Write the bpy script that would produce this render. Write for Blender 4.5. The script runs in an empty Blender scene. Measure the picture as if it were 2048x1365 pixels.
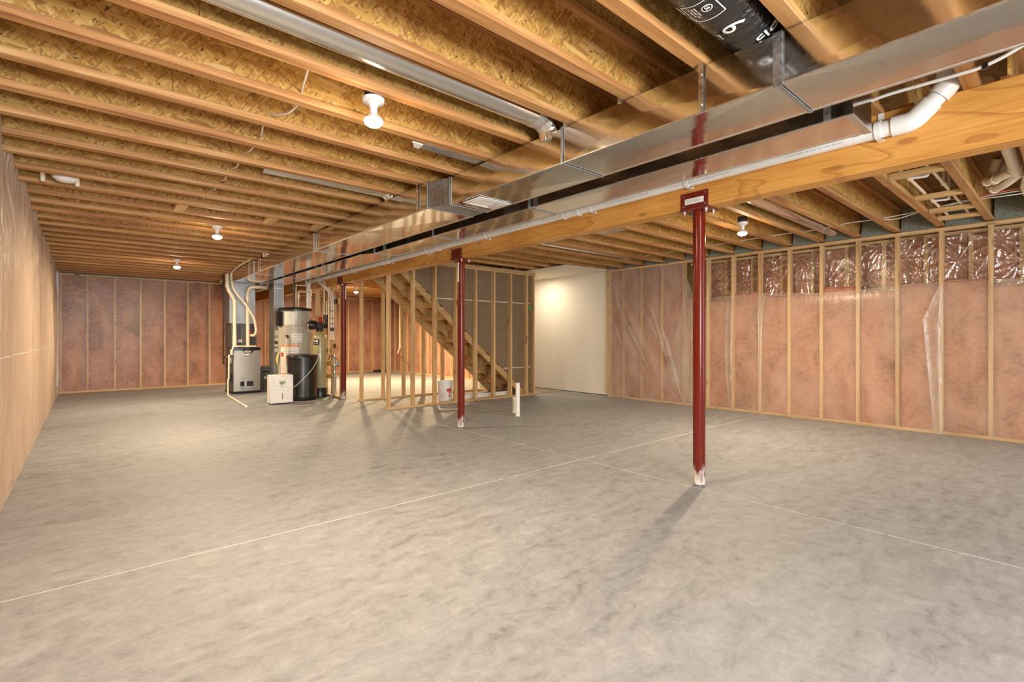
import bpy, bmesh, math, random
from mathutils import Vector, Matrix, noise

random.seed(11)
SC = bpy.context.scene
COL = SC.collection
PI = math.pi

# ------------------------------------------------------------------ camera
CAM_H = 1.12
YAW = math.atan2(852.0, 981.6)          # the joists run along X, the beam and the ducts along Y
cd = bpy.data.cameras.new('camera')
cam = bpy.data.objects.new('camera', cd)
COL.objects.link(cam)
cam.location = (0, 0, CAM_H)
cam.rotation_euler = (PI / 2, 0, -YAW)
cd.sensor_width = 36.0
cd.lens = 981.6 * 36.0 / 2048.0
cd.shift_y = -7.5 / 2048.0
cd.clip_start = 0.02
SC.camera = cam

# ------------------------------------------------------------------ world, exposure
w = bpy.data.worlds.new('world')
SC.world = w
w.use_nodes = True
w.node_tree.nodes['Background'].inputs['Color'].default_value = (0.75, 0.86, 1.0, 1)
w.node_tree.nodes['Background'].inputs['Strength'].default_value = 1.0
vs = SC.view_settings
vs.view_transform = 'Standard'
vs.look = 'None'
vs.gamma = 1.0
vs.use_curve_mapping = False
vs.exposure = 0.30
cy = SC.cycles
cy.max_bounces = 10
cy.diffuse_bounces = 5
cy.glossy_bounces = 5
cy.transparent_max_bounces = 24
cy.caustics_reflective = False
cy.caustics_refractive = False
cy.sample_clamp_indirect = 6.0


def area_light(name, loc, rot, sx, sy, power, color):
    ld = bpy.data.lights.new(name, 'AREA')
    ld.shape = 'RECTANGLE'
    ld.size, ld.size_y = sx, sy
    ld.energy = power
    ld.color = color
    o = bpy.data.objects.new(name, ld)
    COL.objects.link(o)
    o.location = loc
    o.rotation_euler = rot
    return o


WARM = (1.0, 0.80, 0.54)
AMBER = (1.0, 0.74, 0.42)
DAY = (0.91, 0.965, 1.0)
# daylight behind the camera: a rear window, and added fill in a second opening
area_light('daylight_window', (0.48, -2.55, 1.40), (PI / 2 + 0.16, 0, 0), 1.5, 1.5, 285, DAY)
area_light('daylight_fill', (5.6, -2.55, 1.25), (PI / 2 + 0.22, 0, 0), 2.6, 2.0, 60, DAY)


def lamp_light(name, loc, power, size=0.09, color=WARM):
    ld = bpy.data.lights.new(name, 'AREA')
    ld.shape = 'DISK'
    ld.size = size
    ld.energy = power
    ld.color = color
    o = bpy.data.objects.new(name, ld)
    COL.objects.link(o)
    o.location = loc
    return o


# the two lamps of the same row that hang behind the camera
lamp_light('rear_lamp_light', (1.15, -1.15, 2.25), 16)
lamp_light('rear_lamp_light', (5.50, -1.30, 2.25), 22)
# unseen fill added to brighten the room behind the stairs, then the landing lamp
lamp_light('unseen_fill_light', (6.4, 10.6, 2.27), 140, 0.09, AMBER)
lamp_light('landing_lamp_light', (6.93, 7.40, 2.36), 16, 0.22, (1.0, 0.86, 0.64))
LAMP_W = 62

# ------------------------------------------------------------------ builder
ORG = {}


class MB:
    def __init__(s):
        s.bm = bmesh.new()
        s.loop = []

    def box(s, x0, x1, y0, y1, z0, z1, bev=0.0):
        b = bmesh.new()
        bmesh.ops.create_cube(b, size=1.0)
        for v in b.verts:
            v.co = Vector(((x0 + x1) / 2 + v.co.x * (x1 - x0), (y0 + y1) / 2 + v.co.y * (y1 - y0), (z0 + z1) / 2 + v.co.z * (z1 - z0)))
        if bev > 0:
            bmesh.ops.bevel(b, geom=b.edges[:], offset=bev, segments=1, affect='EDGES')
        s.add(b)
        return s

    def add(s, b, M=None):
        if M is not None:
            bmesh.ops.transform(b, matrix=M, verts=b.verts)
        me = bpy.data.meshes.new('tmp')
        b.to_mesh(me)
        b.free()
        s.bm.from_mesh(me)
        bpy.data.meshes.remove(me)
        return s

    def bar(s, p0, p1, wd, ht, up=(0, 0, 1), bev=0.0):
        p0, p1 = Vector(p0), Vector(p1)
        d = (p1 - p0)
        L = d.length
        d.normalize()
        side = d.cross(Vector(up)).normalized()
        u = side.cross(d)
        b = bmesh.new()
        bmesh.ops.create_cube(b, size=1.0)
        for v in b.verts:
            v.co = (p0 + p1) / 2 + d * v.co.x * L + side * v.co.y * wd + u * v.co.z * ht
        if bev > 0:
            bmesh.ops.bevel(b, geom=b.edges[:], offset=bev, segments=1, affect='EDGES')
        s.add(b)
        return s

    def rings(s, rings, cap=True, close=False):
        vv = [[s.bm.verts.new(p) for p in r] for r in rings]
        n = len(vv[0])
        m = len(vv)
        for i in range(m - (0 if close else 1)):
            a, b = vv[i], vv[(i + 1) % m]
            for j in range(n):
                k = (j + 1) % n
                s.bm.faces.new((a[j], a[k], b[k], b[j]))
        if cap and not close:
            s.bm.faces.new(vv[0][::-1])
            s.bm.faces.new(vv[-1])
        return s

    def cyl(s, p0, p1, r0, r1=None, n=16, cap=True):
        r1 = r0 if r1 is None else r1
        return s.sweep([p0, p1], [r0, r1], n, cap)

    def sweep(s, pts, rad, n=10, cap=True):
        pts = [Vector(p) for p in pts]
        if not isinstance(rad, (list, tuple)):
            rad = [rad] * len(pts)
        tang = []
        for i in range(len(pts)):
            a = pts[max(0, i - 1)]
            b = pts[min(len(pts) - 1, i + 1)]
            t = (b - a)
            tang.append(t.normalized() if t.length > 1e-9 else Vector((0, 0, 1)))
        ref = Vector((0, 0, 1)) if abs(tang[0].z) < 0.9 else Vector((1, 0, 0))
        nrm = tang[0].cross(ref).normalized()
        rs = []
        for i, p in enumerate(pts):
            t = tang[i]
            nrm = (nrm - t * nrm.dot(t)).normalized()
            bn = t.cross(nrm)
            rs.append([p + (nrm * math.cos(2 * PI * j / n) + bn * math.sin(2 * PI * j / n)) * rad[i] for j in range(n)])
        return s.rings(rs, cap)

    def lathe(s, prof, c, n=24, axis='z'):
        c = Vector(c)
        rs = []
        for r, z in prof:
            r = max(r, 1e-4)
            ring = []
            for j in range(n):
                a = 2 * PI * j / n
                if axis == 'z':
                    ring.append(c + Vector((r * math.cos(a), r * math.sin(a), z)))
                elif axis == 'y':
                    ring.append(c + Vector((r * math.cos(a), z, -r * math.sin(a))))
                else:
                    ring.append(c + Vector((z, r * math.cos(a), r * math.sin(a))))
            rs.append(ring)
        return s.rings(rs, True)

    def prism(s, poly, axis, a0, a1):
        def P(u, v, a):
            return {'x': (a, u, v), 'y': (u, a, v), 'z': (u, v, a)}[axis]
        A = [s.bm.verts.new(P(u, v, a0)) for u, v in poly]
        B = [s.bm.verts.new(P(u, v, a1)) for u, v in poly]
        n = len(poly)
        s.bm.faces.new(A[::-1])
        s.bm.faces.new(B)
        for i in range(n):
            k = (i + 1) % n
            s.bm.faces.new((A[i], A[k], B[k], B[i]))
        return s

    def grid(s, fn, nu, nv):
        vv = [[s.bm.verts.new(fn(i / nu, j / nv)) for j in range(nv + 1)] for i in range(nu + 1)]
        for i in range(nu):
            for j in range(nv):
                s.bm.faces.new((vv[i][j], vv[i + 1][j], vv[i + 1][j + 1], vv[i][j + 1]))
        return s

    def mesh(s, name, mat, o=(0, 0, 0), smooth=True, ang=40):
        bmesh.ops.recalc_face_normals(s.bm, faces=s.bm.faces[:])
        bmesh.ops.translate(s.bm, verts=s.bm.verts[:], vec=-Vector(o))
        me = bpy.data.meshes.new(name)
        s.bm.to_mesh(me)
        s.bm.free()
        if mat is not None:
            me.materials.append(mat)
        if smooth:
            me.polygons.foreach_set('use_smooth', [True] * len(me.polygons))
            me.set_sharp_from_angle(angle=math.radians(ang))
        return me

    def build(s, name, mat, parent=None, kind=None, label=None, smooth=True, ang=40, o=None):
        if parent is not None:
            org = ORG[parent.name]
        elif o is not None:
            org = Vector(o)
        else:
            cs = [v.co for v in s.bm.verts]
            org = Vector(((min(c.x for c in cs) + max(c.x for c in cs)) / 2, (min(c.y for c in cs) + max(c.y for c in cs)) / 2, min(c.z for c in cs)))
        me = s.mesh(name, mat, org, smooth, ang)
        ob = bpy.data.objects.new(name, me)
        COL.objects.link(ob)
        if parent is not None:
            ob.parent = parent
        else:
            ob.location = org
        ORG[ob.name] = org
        if kind:
            ob['kind'] = kind
        if label:
            ob['label'] = label
        return ob


def thing(name, label, cat, loc=(0, 0, 0), group=None, kind=None):
    o = bpy.data.objects.new(name, None)
    COL.objects.link(o)
    o.location = loc
    o.empty_display_size = 0.1
    ORG[o.name] = Vector(loc)
    if label:
        o['label'] = label
    if cat:
        o['category'] = cat
    if group:
        o['group'] = group
    if kind:
        o['kind'] = kind
    return o


def tag(o, label, cat, group=None, kind=None):
    o['label'] = label
    o['category'] = cat
    if group:
        o['group'] = group
    if kind:
        o['kind'] = kind
    return o


def struct(name, loc=(0, 0, 0)):
    o = thing(name, None, None, loc)
    o['kind'] = 'structure'
    return o


def share(src, name, parent, loc):
    """a child that shares the mesh of src; loc is in the parent's space"""
    o = bpy.data.objects.new(name, src.data)
    COL.objects.link(o)
    o.parent = parent
    o.location = loc
    ORG[o.name] = ORG[parent.name] + Vector(loc)
    return o


def copy_tree(o, parent=None):
    c = o.copy()
    COL.objects.link(c)
    c.parent = parent
    for ch in list(o.children):
        copy_tree(ch, c)
    return c


def text_part(name, txt, size, loc, right, up, mat, parent, depth=0.0006, align='CENTER'):
    """flat lettering laid on a surface: loc is the anchor, right and up are the directions of writing"""
    cu = bpy.data.curves.new(name, 'FONT')
    cu.body = txt
    cu.size = size
    cu.align_x = align
    cu.align_y = 'CENTER'
    cu.extrude = depth
    t = bpy.data.objects.new('t', cu)
    COL.objects.link(t)
    dg = bpy.context.evaluated_depsgraph_get()
    me = bpy.data.meshes.new_from_object(t.evaluated_get(dg))
    bpy.data.objects.remove(t)
    r, u = Vector(right).normalized(), Vector(up).normalized()
    nn = r.cross(u)
    M = Matrix(((r.x, u.x, nn.x, loc[0]), (r.y, u.y, nn.y, loc[1]), (r.z, u.z, nn.z, loc[2]), (0, 0, 0, 1)))
    me.transform(Matrix.Translation(-ORG[parent.name]) @ M)
    me.materials.clear()
    me.materials.append(mat)
    o = bpy.data.objects.new(name, me)
    COL.objects.link(o)
    o.parent = parent
    ORG[o.name] = ORG[parent.name]
    return o


def fine_print(parent, o, right, down, wd, ht, lines, mat, fill=0.55, seed=1):
    """print too small to read: rows of short dashes"""
    b = MB()
    r, d, o = Vector(right), Vector(down), Vector(o)
    rn = random.Random(seed)
    lh = ht / lines
    nn = r.cross(d).normalized() * 0.0003
    for i in range(lines):
        x = 0.0
        end = wd * rn.uniform(0.7, 1.0)
        while x < end:
            L = min(rn.uniform(0.8, 2.6) * lh, end - x)
            P = [o + r * x + d * (i * lh), o + r * (x + L) + d * (i * lh), o + r * (x + L) + d * (i * lh + lh * fill), o + r * x + d * (i * lh + lh * fill)]
            b.bm.faces.new([b.bm.verts.new(q - nn) for q in P])
            x += L + lh * 0.45
    return b.build('fine_print', mat, parent, kind='stuff', smooth=False)


def arc(c, r, a0, a1, n, ax1, ax2):
    c, ax1, ax2 = Vector(c), Vector(ax1), Vector(ax2)
    return [c + ax1 * (r * math.cos(a0 + (a1 - a0) * i / n)) + ax2 * (r * math.sin(a0 + (a1 - a0) * i / n)) for i in range(n + 1)]


def smooth_path(pts, n=6):
    """Catmull-Rom through the points"""
    P = [Vector(p) for p in pts]
    P = [P[0] * 2 - P[1]] + P + [P[-1] * 2 - P[-2]]
    out = []
    for i in range(1, len(P) - 2):
        a, b, c, d = P[i - 1], P[i], P[i + 1], P[i + 2]
        for k in range(n):
            t = k / n
            out.append(0.5 * ((2 * b) + (c - a) * t + (2 * a - 5 * b + 4 * c - d) * t * t + (3 * b - a - 3 * c + d) * t ** 3))
    out.append(P[-2])
    return out


def round_corners(pts, r, n=5):
    """polyline with its corners rounded"""
    P = [Vector(p) for p in pts]
    out = [P[0]]
    for i in range(1, len(P) - 1):
        a, b, c = P[i - 1], P[i], P[i + 1]
        d1, d2 = (a - b), (c - b)
        q = min(r, d1.length * 0.49, d2.length * 0.49)
        s, e = b + d1.normalized() * q, b + d2.normalized() * q
        for k in range(n + 1):
            t = k / n
            out.append((1 - t) ** 2 * s + 2 * t * (1 - t) * b + t * t * e)
    out.append(P[-1])
    return out


# ------------------------------------------------------------------ materials
class Mat:
    def __init__(s, name):
        s.m = bpy.data.materials.new(name)
        s.m.use_nodes = True
        s.nt = s.m.node_tree
        s.p = s.nt.nodes['Principled BSDF']
        s.out = s.nt.nodes['Material Output']

    def n(s, typ, ins=None, **props):
        nd = s.nt.nodes.new(typ)
        for k, v in props.items():
            setattr(nd, k, v)
        for k, v in (ins or {}).items():
            s.put(nd.inputs[k], v)
        return nd

    def put(s, sock, v):
        if isinstance(v, bpy.types.NodeSocket):
            s.nt.links.new(v, sock)
        else:
            if sock.type == 'RGBA' and len(v) == 3:
                v = (*v, 1)
            sock.default_value = v

    def set(s, **kw):
        for k, v in kw.items():
            s.put(s.p.inputs[k.replace('_', ' ')], v)
        return s

    def coords(s, rnd=True):
        tc = s.n('ShaderNodeTexCoord').outputs['Object']
        if not rnd:
            return tc
        oi = s.n('ShaderNodeObjectInfo').outputs['Random']
        mul = s.n('ShaderNodeVectorMath', {0: (17.3, 9.1, 23.7), 'Scale': oi}, operation='SCALE')
        return s.n('ShaderNodeVectorMath', {0: tc, 1: mul.outputs[0]}, operation='ADD').outputs[0]

    def scale(s, co, v):
        return s.n('ShaderNodeVectorMath', {0: co, 1: v}, operation='MULTIPLY').outputs[0]

    def noise(s, co, sc=1.0, det=3, rough=0.55, dist=0.0):
        return s.n('ShaderNodeTexNoise', {'Vector': co, 'Scale': sc, 'Detail': det, 'Roughness': rough, 'Distortion': dist})

    def ramp(s, f, stops, interp='LINEAR'):
        r = s.n('ShaderNodeValToRGB', {'Fac': f})
        e = r.color_ramp.elements
        r.color_ramp.interpolation = interp
        while len(e) < len(stops):
            e.new(0.5)
        for i, (p, c) in enumerate(stops):
            e[i].position = p
            e[i].color = (*c, 1) if len(c) == 3 else c
        return r.outputs['Color']

    def mix(s, f, a, b, mode='MIX'):
        m = s.n('ShaderNodeMix', None, data_type='RGBA', blend_type=mode)
        s.put(m.inputs[0], f)
        s.put(m.inputs[6], a)
        s.put(m.inputs[7], b)
        return m.outputs[2]

    def math(s, op, a, b=0.0, clamp=False):
        m = s.n('ShaderNodeMath', {0: a, 1: b}, operation=op)
        m.use_clamp = clamp
        return m.outputs[0]

    def maprange(s, v, a, b, c=0.0, d=1.0):
        return s.n('ShaderNodeMapRange', {'Value': v, 'From Min': a, 'From Max': b, 'To Min': c, 'To Max': d}).outputs[0]

    def bump(s, h, strength=0.3, dist=0.01):
        b = s.n('ShaderNodeBump', {'Height': h, 'Strength': strength, 'Distance': dist})
        s.put(s.p.inputs['Normal'], b.outputs['Normal'])
        return b


def plain(name, col, rough=0.5, metal=0.0, var=0.06, nscale=8.0, **kw):
    m = Mat(name)
    co = m.coords()
    f = m.noise(co, nscale, 3).outputs['Fac']
    a = tuple(c * (1 - var) for c in col)
    b = tuple(min(1, c * (1 + var)) for c in col)
    m.set(Base_Color=m.ramp(f, [(0.3, a), (0.7, b)]), Roughness=rough, Metallic=metal, **kw)
    return m.m


def lumber(name, axis, dark=(0.46, 0.275, 0.115), mid=(0.63, 0.425, 0.21), light=(0.75, 0.555, 0.315), knots=True):
    m = Mat(name)
    co = m.coords()
    long_, short = 1.3, 26.0
    v = [short] * 3
    v['xyz'.index(axis)] = long_
    g = m.noise(m.scale(co, tuple(v)), 1.0, 4, 0.6, 0.6).outputs['Fac']
    big = m.noise(m.scale(co, tuple(q * 0.22 for q in v)), 1.0, 2).outputs['Fac']
    f = m.math('ADD', m.math('MULTIPLY', g, 0.65), m.math('MULTIPLY', big, 0.35))
    col = m.ramp(f, [(0.34, dark), (0.5, mid), (0.66, light)])
    oi = m.n('ShaderNodeObjectInfo').outputs['Random']
    col = m.mix(1.0, col, m.ramp(oi, [(0, (0.86, 0.83, 0.78)), (1, (1.08, 1.06, 1.02))]), 'MULTIPLY')
    if knots:
        kv = [9.0] * 3
        kv['xyz'.index(axis)] = 3.4
        vo = m.n('ShaderNodeTexVoronoi', {'Vector': m.scale(co, tuple(kv)), 'Scale': 1.0, 'Randomness': 1.0})
        k = m.maprange(vo.outputs['Distance'], 0.10, 0.24, 1.0, 0.0)
        sep = m.n('ShaderNodeSeparateColor', {'Color': vo.outputs['Color']})
        k = m.math('MULTIPLY', k, m.maprange(sep.outputs[0], 0.45, 0.6))
        col = m.mix(m.math('MULTIPLY', k, 0.85), col, (0.17, 0.07, 0.025))
    m.set(Base_Color=col, Roughness=0.62)
    m.bump(g, 0.12, 0.004)
    return m.m


def osb(name, plane, tone=1.0):
    """oriented strand board: three layers of strands at different angles"""
    m = Mat(name)
    co = m.coords()
    if plane == 'xz':
        sp = m.n('ShaderNodeSeparateXYZ', {'Vector': co})
        co = m.n('ShaderNodeCombineXYZ', {'X': sp.outputs[0], 'Y': sp.outputs[2], 'Z': sp.outputs[1]}).outputs[0]
    wob = m.noise(co, 22.0, 2)
    wv = m.n('ShaderNodeVectorMath', {0: wob.outputs['Color'], 1: (0.5, 0.5, 0.5)}, operation='SUBTRACT').outputs[0]
    wv = m.n('ShaderNodeVectorMath', {0: wv, 'Scale': 0.010}, operation='SCALE').outputs[0]
    co = m.n('ShaderNodeVectorMath', {0: co, 1: wv}, operation='ADD').outputs[0]
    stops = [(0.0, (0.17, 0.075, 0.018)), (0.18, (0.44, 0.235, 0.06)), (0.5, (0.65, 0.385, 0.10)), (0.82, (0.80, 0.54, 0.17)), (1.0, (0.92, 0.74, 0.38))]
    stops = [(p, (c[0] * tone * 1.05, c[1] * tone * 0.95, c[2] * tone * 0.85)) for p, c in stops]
    col, hgt = None, None
    for ang, sx, sy, th in ((0.25, 12, 48, 0), (1.35, 14, 60, 0.45), (-0.85, 9, 38, 0.52), (0.85, 18, 95, 0.6), (2.2, 22, 120, 0.66), (0.1, 8, 44, 0.8)):
        ro = m.n('ShaderNodeMapping', {'Vector': co, 'Rotation': (0, 0, ang)})
        mp = m.n('ShaderNodeMapping', {'Vector': ro.outputs[0], 'Scale': (sx, sy, 30.0), 'Location': (ang * 7, ang * 3, ang)})
        vo = m.n('ShaderNodeTexVoronoi', {'Vector': mp.outputs[0], 'Scale': 1.0}, voronoi_dimensions='3D')
        sep = m.n('ShaderNodeSeparateColor', {'Color': vo.outputs['Color']})
        grain = m.noise(m.scale(mp.outputs[0], (0.6, 5.0, 1.0)), 1.0, 2).outputs['Fac']
        val = m.math('ADD', m.math('MULTIPLY', sep.outputs[0], 0.75), m.math('MULTIPLY', grain, 0.3))
        c = m.ramp(val, stops)
        if col is None:
            col, hgt = c, sep.outputs[0]
        else:
            mask = m.math('GREATER_THAN', sep.outputs[1], th)
            col = m.mix(mask, col, c)
            hgt = m.n('ShaderNodeMix', {0: mask, 2: hgt, 3: sep.outputs[0]}).outputs[0]
    speck = m.noise(co, 38.0, 2).outputs['Fac']
    col = m.mix(m.maprange(speck, 0.69, 0.73), col, (0.06, 0.025, 0.01))
    m.set(Base_Color=col, Roughness=0.6)
    m.bump(hgt, 0.25, 0.004)
    return m.m


def metal(name, col=(0.80, 0.79, 0.76), rough=0.16, spangle=True):
    m = Mat(name)
    co = m.coords()
    v = m.n('ShaderNodeTexVoronoi', {'Vector': co, 'Scale': 70.0})
    sep = m.n('ShaderNodeSeparateColor', {'Color': v.outputs['Color']})
    smear = m.noise(m.scale(co, (3.0, 2.0, 7.0)), 1.0, 5, 0.7).outputs['Fac']
    f = m.math('ADD', m.math('MULTIPLY', sep.outputs[0], 0.25), m.math('MULTIPLY', smear, 0.75))
    m.set(Base_Color=m.mix(f, tuple(c * 0.86 for c in col), col), Metallic=1.0, Roughness=m.maprange(f, 0.3, 0.75, rough * 0.75, rough * 1.45))
    if spangle:
        b = m.noise(m.scale(co, (1.4, 1.4, 2.4)), 1.0, 1).outputs['Fac']
        m.bump(b, 0.12, 0.02)
    return m.m


def film(name, haze, rough, tint=(0.92, 0.90, 0.86), gloss=0.05, grough=0.15, wrinkle=0.0, wscale=(6, 6, 6), hvar=0.5):
    """polyethylene sheet: clear, a little milky, glossy"""
    m = Mat(name)
    co = m.coords(False)
    tr = m.n('ShaderNodeBsdfTransparent', {'Color': (0.97, 0.96, 0.95, 1)})
    df = m.n('ShaderNodeBsdfDiffuse', {'Color': (*tint, 1)})
    tl = m.n('ShaderNodeBsdfTranslucent', {'Color': (*tint, 1)})
    gl = m.n('ShaderNodeBsdfGlossy', {'Color': (1, 1, 1, 1), 'Roughness': grough})
    hz = m.noise(m.scale(co, (2.0, 2.0, 1.0)), 1.6, 3).outputs['Fac']
    fac = m.maprange(hz, 0.3, 0.7, haze * (1 - hvar), haze * (1 + hvar))
    if wrinkle > 0:
        h = m.noise(m.scale(co, wscale), 1.0, 3, 0.6, 1.2).outputs['Fac']
        bp = m.n('ShaderNodeBump', {'Height': h, 'Strength': wrinkle, 'Distance': 0.06})
        for nd in (df, gl):
            m.put(nd.inputs['Normal'], bp.outputs['Normal'])
    milk = m.n('ShaderNodeMixShader', {0: 0.35, 1: df.outputs[0], 2: tl.outputs[0]})
    a = m.n('ShaderNodeMixShader', {0: fac, 1: tr.outputs[0], 2: milk.outputs[0]})
    b = m.n('ShaderNodeMixShader', {0: gloss, 1: a.outputs[0], 2: gl.outputs[0]})
    m.nt.links.new(b.outputs[0], m.out.inputs['Surface'])
    return m.m


MT = {}
# bare concrete with trowel swirls and dust
m = Mat('concrete')
co = m.coords(False)
big = m.noise(m.scale(co, (0.5, 1.0, 1)), 1.0, 4, 0.6, 0.3).outputs['Fac']
warp = m.noise(co, 1.3, 3).outputs['Color']
wv = m.n('ShaderNodeVectorMath', {0: warp, 'Scale': 0.3}, operation='SCALE').outputs[0]
cw = m.n('ShaderNodeVectorMath', {0: co, 1: wv}, operation='ADD').outputs[0]
rt = m.n('ShaderNodeMapping', {'Vector': cw, 'Scale': (3.4, 12.0, 1)}).outputs[0]
st = m.noise(rt, 1.0, 8, 0.72, 0.5).outputs['Fac']
mid = m.noise(cw, 13.0, 8, 0.75, 0.5).outputs['Fac']
fine = m.noise(co, 90.0, 4, 0.75).outputs['Fac']
f = m.math('ADD', m.math('ADD', m.math('MULTIPLY', st, 0.36), m.math('MULTIPLY', mid, 0.36)), m.math('ADD', m.math('MULTIPLY', big, 0.14), m.math('MULTIPLY', fine, 0.12)))
col = m.ramp(f, [(0.37, (0.155, 0.155, 0.160)), (0.46, (0.262, 0.264, 0.274)), (0.53, (0.310, 0.313, 0.325)), (0.63, (0.400, 0.403, 0.415))])
m.set(Base_Color=col, Roughness=m.maprange(st, 0.3, 0.7, 0.5, 0.72))
m.bump(f, 0.4, 0.012)
MT['concrete'] = m.m

MT['joint_dust'] = plain('joint_dust', (0.82, 0.80, 0.77), 0.9, var=0.12, nscale=3)
MT['osb_web'] = osb('osb_web', 'xz', 0.86)
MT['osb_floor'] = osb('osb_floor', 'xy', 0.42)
MT['flange'] = lumber('flange_wood', 'x', (0.30, 0.115, 0.038), (0.53, 0.265, 0.092), (0.70, 0.425, 0.185), knots=False)
for a in 'xyz':
    MT['stud_' + a] = lumber('stud_' + a, a)
MT['stud_slope'] = lumber('stair_lumber', 'x', (0.36, 0.20, 0.075), (0.52, 0.33, 0.14), (0.64, 0.43, 0.20))
MT['pale_y'] = lumber('pale_block_y', 'y', (0.50, 0.29, 0.10), (0.66, 0.43, 0.18), (0.78, 0.56, 0.27))

# laminated beam: orange ply face with soft cathedral grain and a few knots
m = Mat('beam_wood')
co = m.coords(False)
wp = m.noise(m.scale(co, (1, 0.62, 2.6)), 1.0, 3, 0.5, 0.4).outputs['Fac']
rings = m.math('FRACT', m.math('MULTIPLY', wp, 8.0))
line = m.maprange(rings, 0.80, 0.98, 0.0, 1.0)
line = m.math('MULTIPLY', line, m.maprange(rings, 0.98, 1.0, 1.0, 0.0))
fine = m.noise(m.scale(co, (30, 2.2, 70)), 1.0, 4, 0.65).outputs['Fac']
patch_ = m.noise(m.scale(co, (1, 1.1, 2.0)), 1.0, 3).outputs['Fac']
f = m.math('ADD', m.math('MULTIPLY', fine, 0.45), m.math('MULTIPLY', patch_, 0.55))
col = m.ramp(f, [(0.34, (0.42, 0.17, 0.030)), (0.5, (0.60, 0.285, 0.062)), (0.66, (0.70, 0.38, 0.105))])
col = m.mix(m.math('MULTIPLY', line, 0.62), col, (0.33, 0.12, 0.022))
vo = m.n('ShaderNodeTexVoronoi', {'Vector': m.scale(co, (3, 2.4, 7.0)), 'Scale': 1.0})
k = m.maprange(vo.outputs['Distance'], 0.10, 0.15, 1.0, 0.0)
sepk = m.n('ShaderNodeSeparateColor', {'Color': vo.outputs['Color']})
k = m.math('MULTIPLY', k, m.math('GREATER_THAN', sepk.outputs[0], 0.5))
col = m.mix(m.math('MULTIPLY', k, 0.7), col, (0.30, 0.11, 0.025))
m.set(Base_Color=col, Roughness=0.45)
MT['beam'] = m.m

# red oxide paint with dust and white scuffs at the foot
m = Mat('red_paint')
co = m.coords(False)
sp = m.n('ShaderNodeSeparateXYZ', {'Vector': co})
n1 = m.noise(m.scale(co, (22, 22, 9)), 1.0, 4, 0.7).outputs['Fac']
edge = m.math('ADD', sp.outputs[2], m.math('MULTIPLY', m.math('SUBTRACT', n1, 0.5), 0.55))
scuff = m.maprange(edge, 0.0, 0.15, 1.0, 0.0)
dust = m.maprange(sp.outputs[2], 0.1, 1.0, 0.10, 0.0)
red = m.mix(m.noise(co, 14.0, 3).outputs['Fac'], (0.115, 0.0085, 0.003), (0.155, 0.0125, 0.0045))
red = m.mix(dust, red, (0.16, 0.10, 0.085))
m.set(Base_Color=m.mix(scuff, red, (0.66, 0.62, 0.58)), Roughness=m.maprange(scuff, 0, 1, 0.2, 0.8), Specular_IOR_Level=0.22)
MT['red'] = m.m
MT['red_plate'] = plain('red_plate', (0.15, 0.013, 0.006), 0.35)

MT['galv'] = metal('galvanised_sheet', rough=0.12)
MT['galv_dull'] = metal('galvanised_dull', (0.44, 0.455, 0.46), 0.45)
MT['galv_bright'] = metal('galvanised_trim', (0.74, 0.73, 0.70), 0.34, False)
MT['steel'] = plain('stainless', (0.42, 0.405, 0.38), 0.5, 0.6, var=0.04, nscale=3)
MT['zinc'] = plain('zinc_bolt', (0.75, 0.75, 0.74), 0.3, 1.0)
MT['pvc'] = plain('white_pvc', (0.80, 0.78, 0.73), 0.32)
MT['pvc_cream'] = plain('cream_pvc', (0.84, 0.75, 0.58), 0.4)
MT['cpvc'] = plain('tan_cpvc', (0.78, 0.65, 0.44), 0.4)
MT['white'] = plain('white_plastic', (0.82, 0.80, 0.76), 0.35)
MT['white_enamel'] = plain('white_enamel', (0.85, 0.83, 0.80), 0.3)
MT['pipe_print'] = plain('grey_print', (0.30, 0.30, 0.31), 0.6)
MT['ink'] = plain('dark_print', (0.05, 0.05, 0.05), 0.6)
MT['print_white'] = plain('white_print', (0.85, 0.85, 0.83), 0.5)
MT['cable'] = plain('white_cable', (0.80, 0.77, 0.72), 0.45)
MT['red_cable'] = plain('red_cable', (0.62, 0.16, 0.07), 0.45)
MT['black'] = plain('black_plastic', (0.012, 0.012, 0.013), 0.32)
MT['black_soft'] = plain('black_foam', (0.02, 0.018, 0.017), 0.8)
MT['dark_grey'] = plain('dark_grey_paint', (0.085, 0.08, 0.075), 0.42)
MT['heater_grey'] = plain('heater_grey', (0.43, 0.395, 0.33), 0.28)
MT['label'] = plain('paper_label', (0.80, 0.77, 0.70), 0.5)
MT['label_orange'] = plain('orange_label', (0.75, 0.24, 0.06), 0.5)
MT['label_red'] = plain('red_label', (0.55, 0.04, 0.03), 0.5)
MT['label_grey'] = plain('grey_label', (0.38, 0.38, 0.37), 0.5)
MT['yellow'] = plain('yellow_tag', (0.80, 0.62, 0.20), 0.5)
MT['green'] = plain('green_tag', (0.02, 0.42, 0.05), 0.5)
MT['green_lcd'] = plain('lcd_green', (0.20, 0.33, 0.14), 0.25)
MT['iron'] = plain('black_iron_pipe', (0.055, 0.032, 0.024), 0.45, 0.3)
MT['drywall'] = plain('white_drywall', (0.80, 0.755, 0.66), 0.7, var=0.02, nscale=2)
MT['compound'] = plain('joint_compound', (0.72, 0.66, 0.58), 0.8)
MT['mat_tan'] = plain('landing_tan', (0.33, 0.27, 0.19), 0.8)
MT['void'] = plain('dark_opening', (0.015, 0.013, 0.012), 0.9)

m = Mat('drywall_paper')
co = m.coords()
f = m.noise(m.scale(co, (2, 2, 9)), 1.0, 3).outputs['Fac']
m.set(Base_Color=m.ramp(f, [(0.3, (0.215, 0.142, 0.078)), (0.7, (0.240, 0.162, 0.092))]), Roughness=0.85)
MT['paper'] = m.m

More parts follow.
